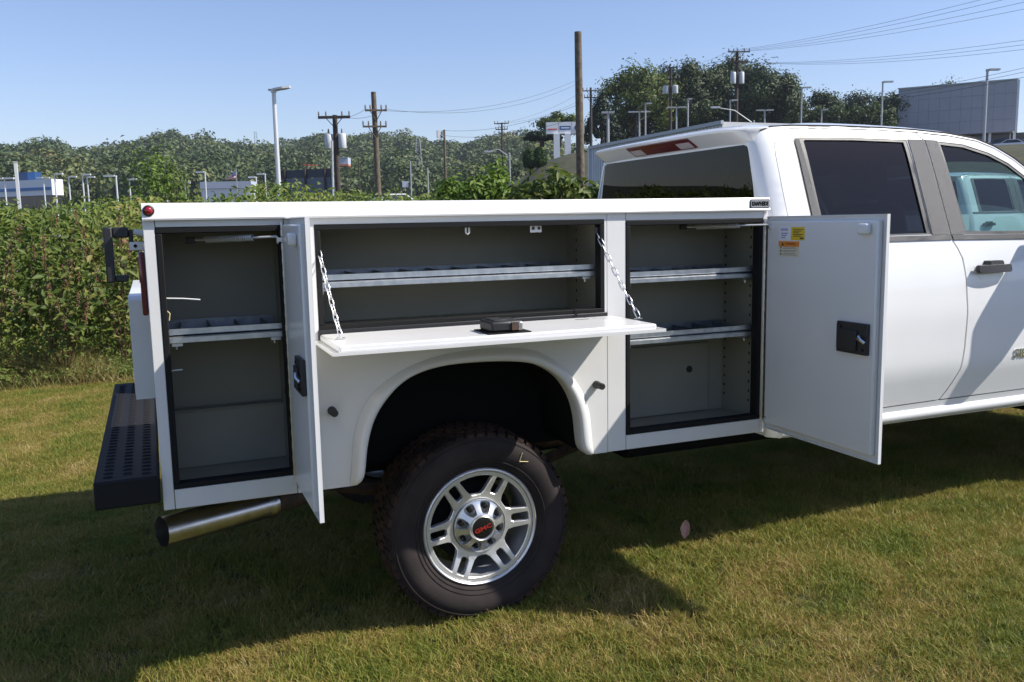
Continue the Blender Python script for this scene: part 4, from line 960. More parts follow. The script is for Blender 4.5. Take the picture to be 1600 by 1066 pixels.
def shrub(name, u, v, d, w, h, kind, label, leaf, n, seed, base=None, cat='shrub', fold=.25, sp=.13):
    """bush with its top at pixel u, v, d metres out, rooted in the ground"""
    q = at(u, v, d); gz = float(hgt(q[0], q[1])) if base is None else base; p = np.array([q[0], q[1], gz]); H = q[2]-gz
    t = root(name, p, label, cat); g = np.random.default_rng(seed); hh = min(h, H)
    c = p+np.array([0, 0, H-hh/2]); C, Nn = crown_pts(n, w/2, w/2, hh/2, 42, sp, seed); C = C+c
    C[:, 2] = np.maximum(C[:, 2], gz+.05)
    st = G()
    for k in range(9): e = C[g.integers(0, n)]; st.add(tube([p, (p+e)/2+np.array([0, 0, .1]), e], [.02+.004*h, .015, .005], 5))
    st.build('stem', BARK, t, smooth=True); mesh_np('foliage', *leaf_mesh(C, Nn, leaf*g.uniform(.6, 1.4, n), leaf*.5, fold), LEAF[kind], t); return t
shrub('sapling', 764, 262, 11.5, .95, 1.3, 'bright', 'bright yellow-green sapling standing above the body rail', .10, 1500, 3)
shrub('sapling', 728, 283, 11.8, 1.5, 1.0, 'bright', 'low bright green sapling spreading beside the taller one', .10, 1500, 4)
shrub('broadleaf_bush', 878, 268, 11.0, 1.35, 1.3, 'green', 'large-leaved green bush growing against the bare timber pole', .13, 1700, 5)
shrub('broadleaf_bush', 835, 284, 10.6, 1.1, 1.1, 'green', 'pale large-leaved bush between sapling and bare timber pole', .12, 1200, 6)
shrub('willow_sapling', 238, 243, 19, 1.25, 2.2, 'bright', 'feathery light green sapling rising over the weeds behind the rail corner', .11, 900, 8, sp=.2)
shrub('willow_sapling', 266, 252, 20, .8, 1.8, 'green', 'thin sapling with olive leaves beside the feathery one', .10, 480, 9, sp=.2)

# ================================================================== FAR WOOD on the hills
def far_wood():
    """crowns as lumpy shells of leaf clumps, one tint per tree"""
    g = np.random.default_rng(5); shells = []; nl = 300
    for v in range(10):
        d = g.normal(size=(nl, 3)); d /= np.linalg.norm(d, axis=1)[:, None]; d[:, 2] = np.where(d[:, 2] < -.35, -d[:, 2], d[:, 2])
        L = g.normal(size=(9, 3)); L /= np.linalg.norm(L, axis=1)[:, None]; L[:, 2] = abs(L[:, 2])
        lob = np.max(np.clip(d@L.T, 0, 1)**5, 1); r = .70+.36*lob+g.normal(0, .05, nl)
        shells.append((d*r[:, None], d*.8+g.normal(0, .32, (nl, 3))))
    cells = []
    for r0, r1, cnt in ((195, 290, 260), (290, 420, 480), (420, 545, 680), (535, 600, 260)):
        for q in range(cnt): th = R(g.uniform(-14, 27)); rho = math.sqrt(g.uniform(r0*r0, r1*r1)); cells.append((CAM[0]+rho*math.sin(th), CAM[1]+rho*math.cos(th), rho))
    for q in range(200): th = R(g.uniform(27, 56)); rho = g.uniform(240, 420); cells.append((CAM[0]+rho*math.sin(th), CAM[1]+rho*math.cos(th), rho))
    parts = []; tint = []
    for (x, y, rho) in cells:
        C, Nn = shells[g.integers(0, 10)]; w = g.uniform(4.2, 7.6); h = w*g.uniform(.85, 1.25); z = float(hgt(x, y)); a = g.uniform(0, 6.28); c, s = math.cos(a), math.sin(a)
        Rz = np.array([[c, s, 0], [-s, c, 0], [0, 0, 1]]); lf_ = .62+rho/420*.45
        parts.append(leaf_mesh(C@Rz*np.array([w, w, h])+np.array([x, y, z+h*.75]), Nn@Rz, lf_*g.uniform(.8, 1.5, nl), lf_, .12)); tint.append(np.full(nl*4, np.clip(g.normal(.42, .22), 0, 1)))
    V, F = join(parts); return V, F, np.concatenate(tint)
V, F, T = far_wood()
wood = mesh_np('far_wood', V, F, LEAF['wood'], kind='stuff'); wood['label'] = 'wooded hills beyond the valley'; wood['category'] = 'woods'
at_ = wood.data.attributes.new('tint', 'FLOAT', 'POINT'); at_.data.foreach_set('value', T.astype(np.float32))

# ---- trees on the rise to the right
TR = 'trees on the rise behind the cab'
def px_tree(name, u, vtop, d, wpx, kind, label, seed, low=.02, leaf=.40, n=10500, cone=False, hfix=None):
    q = at(u, vtop, d); gz = float(hgt(q[0], q[1])); gz = max(gz, at(u, 222, d)[2]); w = wpx*1.12/F_PX*d; h = q[2]-gz
    return tree(name, (q[0], q[1], gz), h, w, kind, label, TR, n, leaf, seed, .30, low, cone)
px_tree('broadleaf_tree', 992, 103, 112, 105, 'green', 'yellow-green maple left of the pole carrying two transformers', 11, n=9000)
px_tree('broadleaf_tree', 1062, 104, 118, 95, 'dark', 'dark tree directly behind the first transformer pole', 12)
px_tree('broadleaf_tree', 1100, 97, 120, 85, 'dark', 'tallest dark tree between the two transformer poles', 13)
px_tree('broadleaf_tree', 1150, 92, 122, 90, 'dark', 'dark tree behind the tall transformer pole with two crossarms', 14)
px_tree('broadleaf_tree', 1196, 108, 118, 95, 'dark', 'broad dark tree sloping down beside the tall transformer pole', 15)
px_tree('broadleaf_tree', 1228, 128, 118, 60, 'dark', 'small dark tree at the edge of the dense clump', 16, n=4500)
px_tree('broadleaf_tree', 1285, 144, 125, 62, 'dark', 'round tree standing alone between two slim lamp posts', 17, n=3800)
px_tree('broadleaf_tree', 1345, 148, 128, 66, 'dark', 'tree just before the lamp post by the grey building', 18, n=4200)
px_tree('broadleaf_tree', 1388, 146, 132, 56, 'dark', 'tree partly hidden by the left corner of the grey building', 19, n=4000)
px_tree('broadleaf_tree', 1476, 128, 165, 60, 'green', 'treetop showing over the roof of the grey building', 20, n=2500)
px_tree('conifer_tree', 940, 153, 100, 62, 'conifer', 'dark pointed conifer beside the slim pole with two crossarms', 21, .05, .35, 6000, True)
px_tree('broadleaf_tree', 873, 179, 108, 66, 'green', 'round treetop showing above the roadside sign', 22, n=3500)
px_tree('broadleaf_tree', 846, 206, 100, 44, 'conifer', 'small dark tree beside the pillars of the roadside sign', 23, .05, n=2800)
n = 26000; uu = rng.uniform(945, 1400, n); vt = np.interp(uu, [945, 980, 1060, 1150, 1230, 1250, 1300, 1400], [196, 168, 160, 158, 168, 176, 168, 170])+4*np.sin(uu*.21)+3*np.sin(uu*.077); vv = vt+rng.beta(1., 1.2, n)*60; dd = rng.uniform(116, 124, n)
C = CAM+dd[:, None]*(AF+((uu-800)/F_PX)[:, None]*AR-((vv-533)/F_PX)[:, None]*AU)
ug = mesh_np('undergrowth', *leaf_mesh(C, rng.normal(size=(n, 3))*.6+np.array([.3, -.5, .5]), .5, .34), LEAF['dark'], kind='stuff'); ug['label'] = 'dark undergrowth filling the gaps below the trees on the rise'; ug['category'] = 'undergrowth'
for u, v, w_, s_ in ((828, 233, 20, 31), (843, 231, 21, 32)):
    q = at(u, v, 74); gz = float(hgt(q[0], q[1])); q2 = at(u, 259, 74); gz = q2[2]-.15; h = q[2]-gz
    t = root('clipped_shrub', (q[0], q[1], gz), 'egg-shaped clipped shrub on the bank, '+('next to the street lamp with level arm' if u < 835 else 'next to the roadside sign'), 'shrub', 'egg-shaped clipped shrubs')
    g = np.random.default_rng(s_); n = 2600; d = g.normal(size=(n, 3)); d /= np.linalg.norm(d, axis=1)[:, None]; zz = d[:, 2]
    rad = w_/F_PX*74/2*np.sqrt(np.clip(1-zz**2, 0, 1))*(1-.28*zz); an = np.arctan2(d[:, 1], d[:, 0])
    C = np.stack([q[0]+rad*np.cos(an), q[1]+rad*np.sin(an), gz+h/2+zz*h/2], 1)+g.normal(0, .05, (n, 3))
    mesh_np('foliage', *leaf_mesh(C, d+g.normal(0, .4, (n, 3)), .16, .11), LEAF['hedge'], t)
    one('trunk', tube([(q[0], q[1], min(gz-.3, float(hgt(q[0], q[1]))-.3)), (q[0], q[1], gz+.4)], .08, 6), BARK, t)
# ================================================================== POLES, LAMPS, WIRES
WOODP = mat('weathered_pole', (.16, .125, .085), .85, col2=(.085, .065, .042), nscale=7, bump=.3, bscale=30)
WOODD = mat('dark_pole', (.075, .055, .042), .85, col2=(.045, .034, .026), nscale=5)
GALVP = mat('pale_lamp_post', (.62, .63, .63), .45, .2)
GREYM = mat('grey_metal', (.42, .43, .44), .5, .3)
TRANS = mat('transformer_grey', (.50, .53, .55), .45)
INSUL = mat('insulator', (.22, .20, .19), .4)
WIRE = mat('wire', (.05, .05, .055), .6)
def base_of(q): return float(hgt(q[0], q[1]))
RT_ = AR*np.array([1, 1, 0]); RT_ /= np.linalg.norm(RT_)          # a level direction across the view, used to turn crossarms
def turned(deg):
    a = math.atan2(RT_[1], RT_[0])+R(deg); return np.array([math.cos(a), math.sin(a), 0.])
UP = np.array([0, 0, 1.])
def utility_pole(u, v, d, wpx, label, m=WOODD, arms=(), cans=(), can_dz=2.4, turn=0, arm_h=.10, drop=None, ins=True, tilt=0., cansz=(.28, .95)):
    q = at(u, v, d); b = base_of(q); r = wpx/F_PX*d/2
    foot = np.array([q[0]+tilt*(q[2]-b), q[1], b-.5])
    t = root('utility_pole', (foot[0], foot[1], b), label, 'utility pole', 'utility poles'); X = turned(turn); Y = np.array([-X[1], X[0], 0])
    one('pole', tube([foot, q], [r*1.2, r*.85], 12), m, t, smooth=True)
    for dz, half, off in arms:
        c = q-UP*dz+X*off; a = one('crossarm', obox(c-Y*(r+.06), X, Y, UP, half, .055, arm_h/2), m, t)
        if ins:
            for s in (-.95, -.5, .5, .95): p = c+X*half*s-Y*(r+.06); one('insulator', tube([p+UP*arm_h*.5, p+UP*(arm_h*.5+.12), p+UP*(arm_h*.5+.26)], [.035, .055, .035], 8), INSUL, a, smooth=True)
        for s in (-1, 1): one('arm_brace', tube([c+X*half*.55*s-Y*(r+.06), c-UP*.6-Y*(r+.02)], .022, 4), m, a)
    for s in cans:
        c = q-UP*can_dz+X*s
        k = one('transformer', lathe([(0, -cansz[1]/2), (cansz[0]*.95, -cansz[1]/2), (cansz[0], -cansz[1]/2+.05), (cansz[0], cansz[1]/2), (cansz[0]*.8, cansz[1]/2+.06), (0, cansz[1]/2+.1)], c, 18, 'z'), TRANS, t, smooth=True, angle=40)
        one('bushing', tube([c+UP*(cansz[1]/2+.05), c+UP*(cansz[1]/2+.35)], [.07, .04], 8), INSUL, k, smooth=True)
    return t, q
utility_pole(903, 50, 31, 13, 'bare weathered timber pole with no crossarm, tallest and thickest', WOODP, tilt=.012)
_, qA = utility_pole(523, 180, 52, 9, 'dark pole with one crowded crossarm and two pale transformers', WOODD, [(.15, .95, 0)], (-.42, .38), 1.55, arm_h=.16, cansz=(.24, .8))
_, qB = utility_pole(583.5, 144, 50, 9.5, 'brown pole with two crossarms set well below its bare top', WOODP, [(1.05, .62, .1), (1.95, .68, 0)], turn=8, tilt=.01)
g_ = bpy.data.objects['utility_pole.001']
one('conduit', tube([at(519, 220, 51.6), at(519, 303, 51.6)-UP*1.5], .06, 8), GREYM, g_)
_, qC = utility_pole(784, 192, 100, 3.2, 'slim far pole with two short crossarms over the wooded hill', WOODD, [(.1, .85, 0), (.75, .7, 0)], turn=-10)
_, qD = utility_pole(923, 137, 88, 4.0, 'slim dark pole with two crossarms beside the bare timber pole', WOODD, [(.35, .85, 0), (1.0, .72, 0)], turn=5)
_, qE = utility_pole(1048, 105, 88, 4.6, 'pole with two transformers before the yellow-green maple', WOODD, [(.1, .7, 0), (1.2, .72, .2)], (-.5, .45), 2.25, turn=-15, cansz=(.3, .72))
_, qF = utility_pole(1152, 80, 78, 5.2, 'tallest transformer pole with two crossarms above the cab roof', WOODD, [(.1, .98, .1), (.95, .78, .05)], (-.33, .42), 2.35, turn=4, cansz=(.24, .95))
_, qG = utility_pole(560, 247, 120, 2.4, 'short far pole between the two roadside utility poles', WOODD, [])
_, qH = utility_pole(641, 252, 150, 2.0, 'thin far pole left of the lattice mast', GREYM, [])
_, qI = utility_pole(668, 262, 120, 2.4, 'thin grey pole right of the lattice mast', GREYM, [])
# pole with a floodlight
t, q = utility_pole(694, 203, 80, 4.2, 'wooden pole with a tilted floodlight near its top', WOODP, [])
c = at(687, 210, 80); one('floodlight', obox(c, turned(35), np.array([0, 0, 1.]), np.cross(turned(35), UP), .28, .34, .07), GREYM, t)
one('floodlight_arm', tube([c, at(694, 214, 80)], .04, 6), GREYM, t)
# lamp posts
def lamp(u, v, d, wpx, label, arm=1.0, both=False, headpx=None, m=GALVP, head_t=.09, thick=None, group='car park lamp posts'):
    q = at(u, v, d); b = min(base_of(q), q[2]-5); r = wpx/F_PX*d/2
    t = root('lamp_post', (q[0], q[1], b), label, 'lamp post', group)
    one('post', tube([(q[0], q[1], b-.3), (q[0], q[1], q[2]-.1)], [r*1.15, r*.85], 10), m, t, smooth=True); X = turned(0)
    for s in ((-1, 1) if both else (1,)):
        a = arm*s; h = one('lamp_head', obox(q+X*a*.62, X, np.array([-X[1], X[0], 0]), UP, abs(a)*.5, .16, head_t), m, t)
        one('lamp_arm', tube([(q[0], q[1], q[2]-.02), q+X*a*.2-UP*.02], .05, 6), m, h)
    one('post_cap', tube([(q[0], q[1], q[2]-.12), (q[0], q[1], q[2]+.03)], r*1.2, 8), m, t)
    return t, q
# the near lamp post: square-ish tapered head on a bracket
t, q = lamp(427.5, 141, 45, 7.5, 'tall white lamp post with a flat tilted head above the weeds', .001, thick=1)
X = turned(-8); Y = np.array([-X[1], X[0], 0])
one('lamp_bracket', obox(q+X*.0+UP*.02, X, Y, UP, .27, .07, .045), GREYM, t)
hd_ = X*.985+UP*.12; hd_ /= np.linalg.norm(hd_)
one('lamp_head', sheet([(-.42, -.17), (.10, -.2), (.45, -.08), (.45, .08), (.10, .2), (-.42, .17)], [], lambda a, b, d_: tuple(q+X*.45+UP*.12+hd_*a+Y*b*1.3-UP*d_), .10), GALVP, t)
for u, v, d, w, a, bo, lb in ((6.5, 279, 95, 2.6, .95, True, 'double-headed lamp post in front of the blue-striped store'), (67.5, 278, 120, 2.2, .8, True, 'small twin lamp post against the end of the blue-striped store'), (85, 272, 105, 2.6, .9, False, 'lamp post at the right end of the blue-striped store'),
                              (107, 276.5, 110, 2.4, .9, False, 'slim lamp post just past the lone store lamp'), (128.5, 273, 100, 2.6, .85, False, 'taller of two lamp posts standing close together'), (136, 277, 108, 2.4, .85, False, 'shorter of two lamp posts standing close together'),
                              (181, 275, 90, 3.0, -1.1, False, 'thick lamp post with its head turned to the store'), (202, 280.5, 105, 2.6, .8, False, 'lamp post beside the thick one, above the rail corner'), (259, 276, 110, 3.4, .6, False, 'stubby lamp post behind the feathery sapling'), (289, 286, 130, 2.0, .7, False, 'faint short lamp post left of the pale flat roof'),
                              (320, 269, 110, 2.4, -1.0, False, 'lamp post bent over the pale flat roof'), (400, 277, 115, 2.4, -.9, False, 'lower of two hooked lamp posts beside the flag'), (414, 272, 110, 2.4, -.9, False, 'higher of two hooked lamp posts beside the flag')):
    lamp(u, v, d, w, lb, a, bo)
for u, v, d, w, a, bo, lb in ((950, 176, 55, 4.6, .35, True, 'thick pale post at the far end of the long trailer'), (999, 175, 80, 2.8, .9, True, 'T-shaped lamp post left of the taller bare-topped one'), (1008.5, 162, 78, 2.6, .5, False, 'slim lamp post beside the T-shaped one'), (1057, 168, 82, 2.8, .8, True, 'T-shaped lamp post behind the first transformer pole'),
                              (1075, 155, 76, 2.8, .3, False, 'slim straight lamp post between the transformer poles'), (1141, 157, 78, 2.6, .6, False, 'lamp post close to the tallest transformer pole'), (1195, 172.5, 90, 2.6, .8, True, 'low T-shaped lamp post over the cab roof'),
                              (1253, 137, 80, 2.6, .75, False, 'lamp post at the edge of the dense dark trees'), (1284, 172, 100, 2.4, .6, False, 'short lamp post under the lone round tree'), (1379.5, 128, 78, 2.8, .8, False, 'lamp post before the trees next to the grey building'), (1543, 109, 62, 4.2, .75, False, 'tall leaning-looking lamp post in front of the grey building')):
    lamp(u, v, d, w, lb, a, bo, m=GREYM, head_t=.06, group='lamp posts on the rise')
# store pylon, lattice mast, street lamps with curved arms
t = root('pylon_post', (*at(24, 254, 90)[:2], 2), 'stout pale square post rising over the blue-striped store', 'post')
q = at(24, 254, 90); one('shaft', box(q[0]-.16, q[0]+.16, q[1]-.16, q[1]+.16, base_of(q)-1, q[2]), GALVP, t, bevel=.02); one('cap', box(q[0]-.2, q[0]+.2, q[1]-.2, q[1]+.2, q[2]+.002, q[2]+.08), GALVP, t)
def mast(u, v, d, wtop, wbot, vb, label, m):
    q = at(u, v, d); e = at(u, vb, d); b = min(e[2]-2, base_of(q)); t = root('lattice_mast', (q[0], q[1], b), label, 'mast', 'lattice masts'); X = turned(0); Y = np.array([-X[1], X[0], 0]); H = q[2]-b
    for sx in (-1, 1):
        for sy_ in (-1, 1): one('leg', tube([np.array([q[0], q[1], b])+(X*sx+Y*sy_)*wbot, q+(X*sx+Y*sy_)*wtop], .07, 4), m, t)
    n = 9; g = G()
    for k in range(n):
        w0 = wbot+(wtop-wbot)*k/n; w1 = wbot+(wtop-wbot)*(k+1)/n; z0 = b+H*k/n; z1 = b+H*(k+1)/n; P0 = np.array([q[0], q[1], z0]); P1 = np.array([q[0], q[1], z1])
        g.add(tube([P0+(-X-Y)*w0, P1+(X-Y)*w1], .045, 3)).add(tube([P0+(X-Y)*w0, P1+(-X-Y)*w1], .045, 3)).add(tube([P1+(-X-Y)*w1, P1+(X-Y)*w1], .045, 3))
    g.build('bracing', m, t, kind='stuff')
mast(653, 216, 260, .5, 1.7, 296, 'grey lattice mast in front of the wooded hill', GREYM)
mast(399, 206, 600, .7, 1.4, 240, 'thin distant lattice mast on top of the wooded hill', WOODD)
def arm_lamp(u, v, d, du, dv, label):
    q = at(u, v, d); e = at(u+du, v+dv, d); b = base_of(q); t = root('street_lamp', (q[0], q[1], min(b, q[2]-4)), label, 'street lamp')
    one('post', tube([(q[0], q[1], min(b, q[2]-4)-.3), q], [.11, .07], 8), GREYM, t, smooth=True)
    one('arm', tube([q-UP*.3, (q+e)/2+UP*.25, e], [.05, .05, .04], 6), GREYM, t, smooth=True); one('lamp_head', obox(e, turned(0), np.cross(UP, turned(0)), UP, .36, .14, .07), GALVP, t)
arm_lamp(796, 240, 75, -33, -3, 'street lamp with a long level arm before the wooded hill')
arm_lamp(1178, 188, 70, -60, -20, 'street lamp with a long curved arm just over the cab roof')
# wires
def wire(A, B, sag, label, r=.014, n=14, group='overhead wires'):
    A = np.array(A); B = np.array(B); P = [A+(B-A)*k/n-UP*sag*4*(k/n)*(1-k/n) for k in range(n+1)]
    tag(one('power_line', tube(P, r, 4), WIRE, None), label, 'wire', group)
X = turned(4)
for k, (s, u1, v1, d1) in enumerate(((-.95, 1640, -28, 40), (-.4, 1640, -18, 40), (.4, 1660, -10, 41), (.95, 1660, 2, 42))): wire(qF-UP*0+X*s, at(u1, v1, d1), .35, 'upper wire running from the tallest transformer pole over the cab', .009)
for k, (s, u1, v1, d1) in enumerate(((-.8, 1660, 54, 44), (.0, 1660, 62, 44), (.8, 1660, 70, 44))): wire(qF-UP*.95+X*s, at(u1, v1, d1), .5, 'wire from the lower crossarm of the tallest transformer pole', .009)
for k, (v0, v1) in enumerate(((153, 92), (156, 99), (160, 108))): wire(at(1288, v0, 78)-UP*.1, at(1660, v1, 46), .4, 'low cable passing in front of the grey building', .011)
for s in (-.7, .7):
    wire(qE-UP*.05+turned(-15)*s, qF-UP*.0+X*s, .4, 'wire joining the two transformer poles', .009); wire(qD-UP*.3+turned(5)*s, qE-UP*.05+turned(-15)*s, .5, 'wire joining the slim dark pole and the first transformer pole', .009)
    wire(qC-UP*.05+turned(-10)*s, qD-UP*.3+turned(5)*s, .6, 'wire joining the two slim poles with paired crossarms', .009)
for s in (-.55, .55): wire(qA-UP*.1+turned(0)*s, qB-UP*1.0+turned(8)*s, .25, 'wire joining the pole with crowded crossarm to its neighbour', .010); wire(qB-UP*.95+turned(8)*s, at(898, 130+6*s, 66), .9, 'long wire running from the bare-topped brown pole', .009)
wire(at(694, 204, 80), at(900, 165, 62), .6, 'wire rising from the floodlight pole', .011); wire(at(694, 212, 80), at(900, 184, 62), .6, 'lower wire rising from the floodlight pole', .011)

# ================================================================== BUILDINGS, SIGNS, TRAILER
def quad_box(A, B, depth, z0, z1, out=0.):
    """upright box whose front runs from A to B on plan, depth away from the camera side"""
    A = np.array([A[0], A[1], 0.]); B = np.array([B[0], B[1], 0.]); t = (B-A)/np.linalg.norm(B-A); n = np.array([-t[1], t[0], 0]); L = np.linalg.norm(B-A)
    c = (A+B)/2+n*(depth/2-out)+UP*(z0+z1)/2
    return obox(c, t, n, UP, L/2, depth/2, (z1-z0)/2)
CLAD = mat('grey_panel_cladding', (.33, .335, .37), .5, col2=(.315, .32, .355), nscale=.8)
BBD_ = mat('dark_backing', (.16, .16, .18), .7); DKGL = mat('dark_storefront_glass', (.02, .022, .028), .15)
A = at(1404, 140, 130); B = at(1590, 124, 122.6); zt = (A[2]+B[2])/2; z0 = zt-7.1
b = root('showroom_building', (A[0], A[1], z0-2), 'grey panel-clad showroom with a dark glazed ground floor, up the rise', 'building')
t_ = np.array([B[0]-A[0], B[1]-A[1], 0]); L = np.linalg.norm(t_); t_ /= L; n_ = np.array([-t_[1], t_[0], 0])
one('core', quad_box(A+t_*.2, B-t_*.2, 24, z0+.02, zt-.08, -.12), BBD_, b)
A0 = np.array([A[0], A[1], 0]); nc, nr = 11, 4
for i in range(nc):
    for j in range(nr):
        zc0 = z0+(zt-z0)*j/nr; zc1 = z0+(zt-z0)*(j+1)/nr
        c = A0+t_*(L*(i+.5)/nc)+n_*.06+UP*(zc0+zc1)/2; one('wall_panel', obox(c, t_, n_, UP, L/nc/2-.012, .05, (zc1-zc0)/2-.012), CLAD, b)
one('coping', obox(A0+t_*L/2+n_*.05+UP*(zt+.08), t_, n_, UP, L/2+.1, .2, .08), GREYM, b)
WSIDE = mat('pale_end_wall', (.66, .66, .66), .6)
one('end_wall', obox(A0+t_*(L+.16)+n_*6+UP*(z0+zt)/2, t_, n_, UP, .15, 6, (zt-z0)/2), WSIDE, b)
g0 = z0-2.4
gw = one('ground_floor', obox(A0+t_*(L*.5+4)+n_*5+UP*(z0+g0)/2, t_, n_, UP, L/2+4, 2.2, (z0-g0)/2), DKGL, b)
for k in range(9): one('mullion', obox(A0+t_*(L*.12+k*2.6)+n_*2.72+UP*(z0+g0)/2, t_, n_, UP, .06, .06, (z0-g0)/2), WSIDE, gw)
for s in (.30, .55, .80, 1.0): one('column', obox(A0+t_*L*s+n_*.8+UP*(z0+g0)/2, t_, n_, UP, .17, .17, (z0-g0)/2+.005), WSIDE, b)
one('plinth', obox(A0+t_*L/2+n_*5+UP*(g0-2), t_, n_, UP, L/2+20, 9, 2), mat('concrete', (.35, .34, .32), .8), b)
one('side_wing', obox(A0-t_*.6+n_*6+UP*(z0+1.2), t_, n_, UP, .6, 4, 3.0), CLAD, b)
# long box trailer parked behind the cab
P1 = at(919, 229, 28.2); P2 = at(1118, 190, 21.6); zt = (P1[2]+P2[2])/2
TRL = mat('white_trailer_skin', (.62, .63, .64), .45, col2=(.56, .57, .58), nscale=1.5)
tr = root('box_trailer', ((P1[0]+P2[0])/2, (P1[1]+P2[1])/2, 0), 'long white box trailer with a ribbed side parked behind the cab', 'trailer')
d_ = np.array([P2[0]-P1[0], P2[1]-P1[1], 0]); L = np.linalg.norm(d_); d_ /= L; nn = np.array([-d_[1], d_[0], 0]); L += .25
C0 = np.array([P1[0], P1[1], 0])
one('box_body', obox(C0+d_*L/2+nn*1.3+UP*(zt-1.45), d_, nn, UP, L/2-.03, 1.25, 1.42), TRL, tr)
for k in range(int(L/.16)): one('side_rib', obox(C0+d_*(.1+.16*k)+nn*.043+UP*(zt-1.40), d_, nn, UP, .035, .012, 1.30), TRL, tr)
one('top_rail', obox(C0+d_*L/2+nn*.03+UP*(zt-.045), d_, nn, UP, L/2, .04, .045), GREYM, tr)
one('corner_post', obox(C0+d_*.04+nn*.03+UP*(zt-1.5), d_, nn, UP, .05, .05, 1.45), TRL, tr)
one('under_frame', obox(C0+d_*L/2+nn*1.3+UP*(zt-3.05), d_, nn, UP, L/2-.5, .5, .15), M['dark'], tr)
for s in (1.2, 2.3, L-1.5):
    for y in (.25, 2.35): c = C0+d_*s+nn*y+UP*.5; one('wheel', tube([c-nn*.13, c+nn*.13], .5, 20), M['tyre'], tr, smooth=True)
for s in (1.2, 2.3, L-1.5): one('axle', tube([C0+d_*s+nn*.25+UP*.5, C0+d_*s+nn*2.35+UP*.5], .08, 6), M['dark'], tr); one('hanger', obox(C0+d_*s+nn*1.3+UP*.8, d_, nn, UP, .1, .45, .35), M['dark'], tr)
# roadside sign
sg0 = at(853, 191, 90); sg1 = at(913, 190, 90); zt = (sg0[2]+sg1[2])/2; zb = at(870, 209.5, 90)[2]
sg = root('roadside_sign', (*((sg0+sg1)/2)[:2], base_of((sg0+sg1)/2)), 'white three-panel roadside sign on two square pillars, behind the bare pole', 'sign')
X = np.array([sg1[0]-sg0[0], sg1[1]-sg0[1], 0]); L = np.linalg.norm(X); X /= L; Y = np.array([-X[1], X[0], 0]); C0 = np.array([sg0[0], sg0[1], 0])
SIGNW = mat('sign_white', (.74, .75, .77), .4); SIGNB = mat('sign_blue', (.05, .11, .30), .4); SIGNR = mat('sign_red', (.55, .09, .07), .4)
one('cabinet', obox(C0+X*L/2+Y*.3+UP*(zt+zb)/2, X, Y, UP, L/2, .28, (zt-zb)/2), GREYM, sg)
for k in range(3):
    p = one('sign_panel', obox(C0+X*L*(k+.5)/3+Y*.0+UP*(zt+zb)/2, X, Y, UP, L/6-.03, .02, (zt-zb)/2-.04), SIGNW, sg); c = C0+X*L*(k+.5)/3-Y*.03+UP*(zt+zb)/2
    if k == 0: one('red_lettering', obox(c-UP*.12, X, Y, UP, L/6*.75, .01, .07), SIGNR, p)
    if k == 1: one('blue_band', obox(c, X, Y, UP, L/6*.85, .01, .2), SIGNB, p); one('white_lettering', obox(c-Y*.012, X, Y, UP, L/6*.65, .006, .06), SIGNW, p)
    if k == 2:
        one('round_emblem', ([tuple(c+(X*math.cos(a)+UP*math.sin(a))*.36-Y*w) for w in (0, .02) for a in np.linspace(0, 2*math.pi, 25)[:-1]], [tuple(range(24, 48))]+[(q, (q+1) % 24, (q+1) % 24+24, q+24) for q in range(24)]), SIGNB, p)
        for a_, b_ in (((-.24, .2), (-.02, -.26)), ((.24, .2), (.02, -.26)), ((-.1, .24), (.0, .02)), ((.1, .24), (.0, .02))): one('emblem_stroke', tube([c-Y*.03+X*a_[0]+UP*a_[1], c-Y*.03+X*b_[0]+UP*b_[1]], .028, 4), SIGNW, p)
for u in (870.3, 887.5):
    q = at(u, 240, 90); one('pillar', obox(np.array([q[0], q[1], 0])+Y*.3+UP*(zb+q[2]-2)/2, X, Y, UP, .31, .26, (zb-q[2]+2)/2-.002), SIGNW, sg)
# store with blue stripe, its blue sign, pale flat roof, billboard seen from behind, container, far bits
STW = mat('store_white', (.66, .68, .72), .5); BLUE = mat('store_blue', (.03, .16, .42), .45); ROOF = mat('pale_roof', (.42, .46, .55), .6)
A = at(-60, 284, 140); B = at(82, 283, 132); st = root('store_building', (*((A+B)/2)[:2], 1), 'low white store with a blue stripe under its roof line', 'building')
zt = (A[2]+B[2])/2; one('walls', quad_box(A, B, 1.5, 0, zt-2.45), DKGL, st); one('fascia', quad_box(A, B, 2.0, zt-2.4, zt, .2), STW, st); one('stripe', quad_box(A, B, .1, zt-1.62, zt-1.18, .32), BLUE, st)
A2 = at(28, 270, 138); B2 = at(55.5, 270, 137); sb = one('sign_box', quad_box(A2, B2, 1.2, zt+.02, A2[2]), mat('store_blue_dark', (.012, .06, .17), .5), st); A3 = at(43, 271, 137.5); one('sign_front', quad_box(A3, B2, .06, zt+.06, A2[2]-.05, .07), BLUE, sb)
A = at(312, 284.5, 112); B = at(392, 283, 112); fr = root('flat_roofed_shed', (*((A+B)/2)[:2], 0), 'pale blue-grey flat roofed shed just over the rail', 'building'); zt = A[2]
one('walls', quad_box(A+(B-A)*.01, B-(B-A)*.01, 2.2, -1.5, zt-.9, -.2), STW, fr); one('roof', quad_box(A, B, 2.6, zt-.88, zt), ROOF, fr)
FL = root('flag', (*at(369, 269, 111)[:2], 5.), 'red and white striped flag with a dark corner hanging limp from a pole', 'flag')
X = turned(0)
fq = at(368.5, 262, 111); one('staff', tube([fq, (fq[0], fq[1], base_of(fq)-.3)], .05, 6), GREYM, FL)
def flagp(u, v): return at(351+17.5*u, 281.5-3.5*(1-u)*0-13*v*u-2*u, 111)
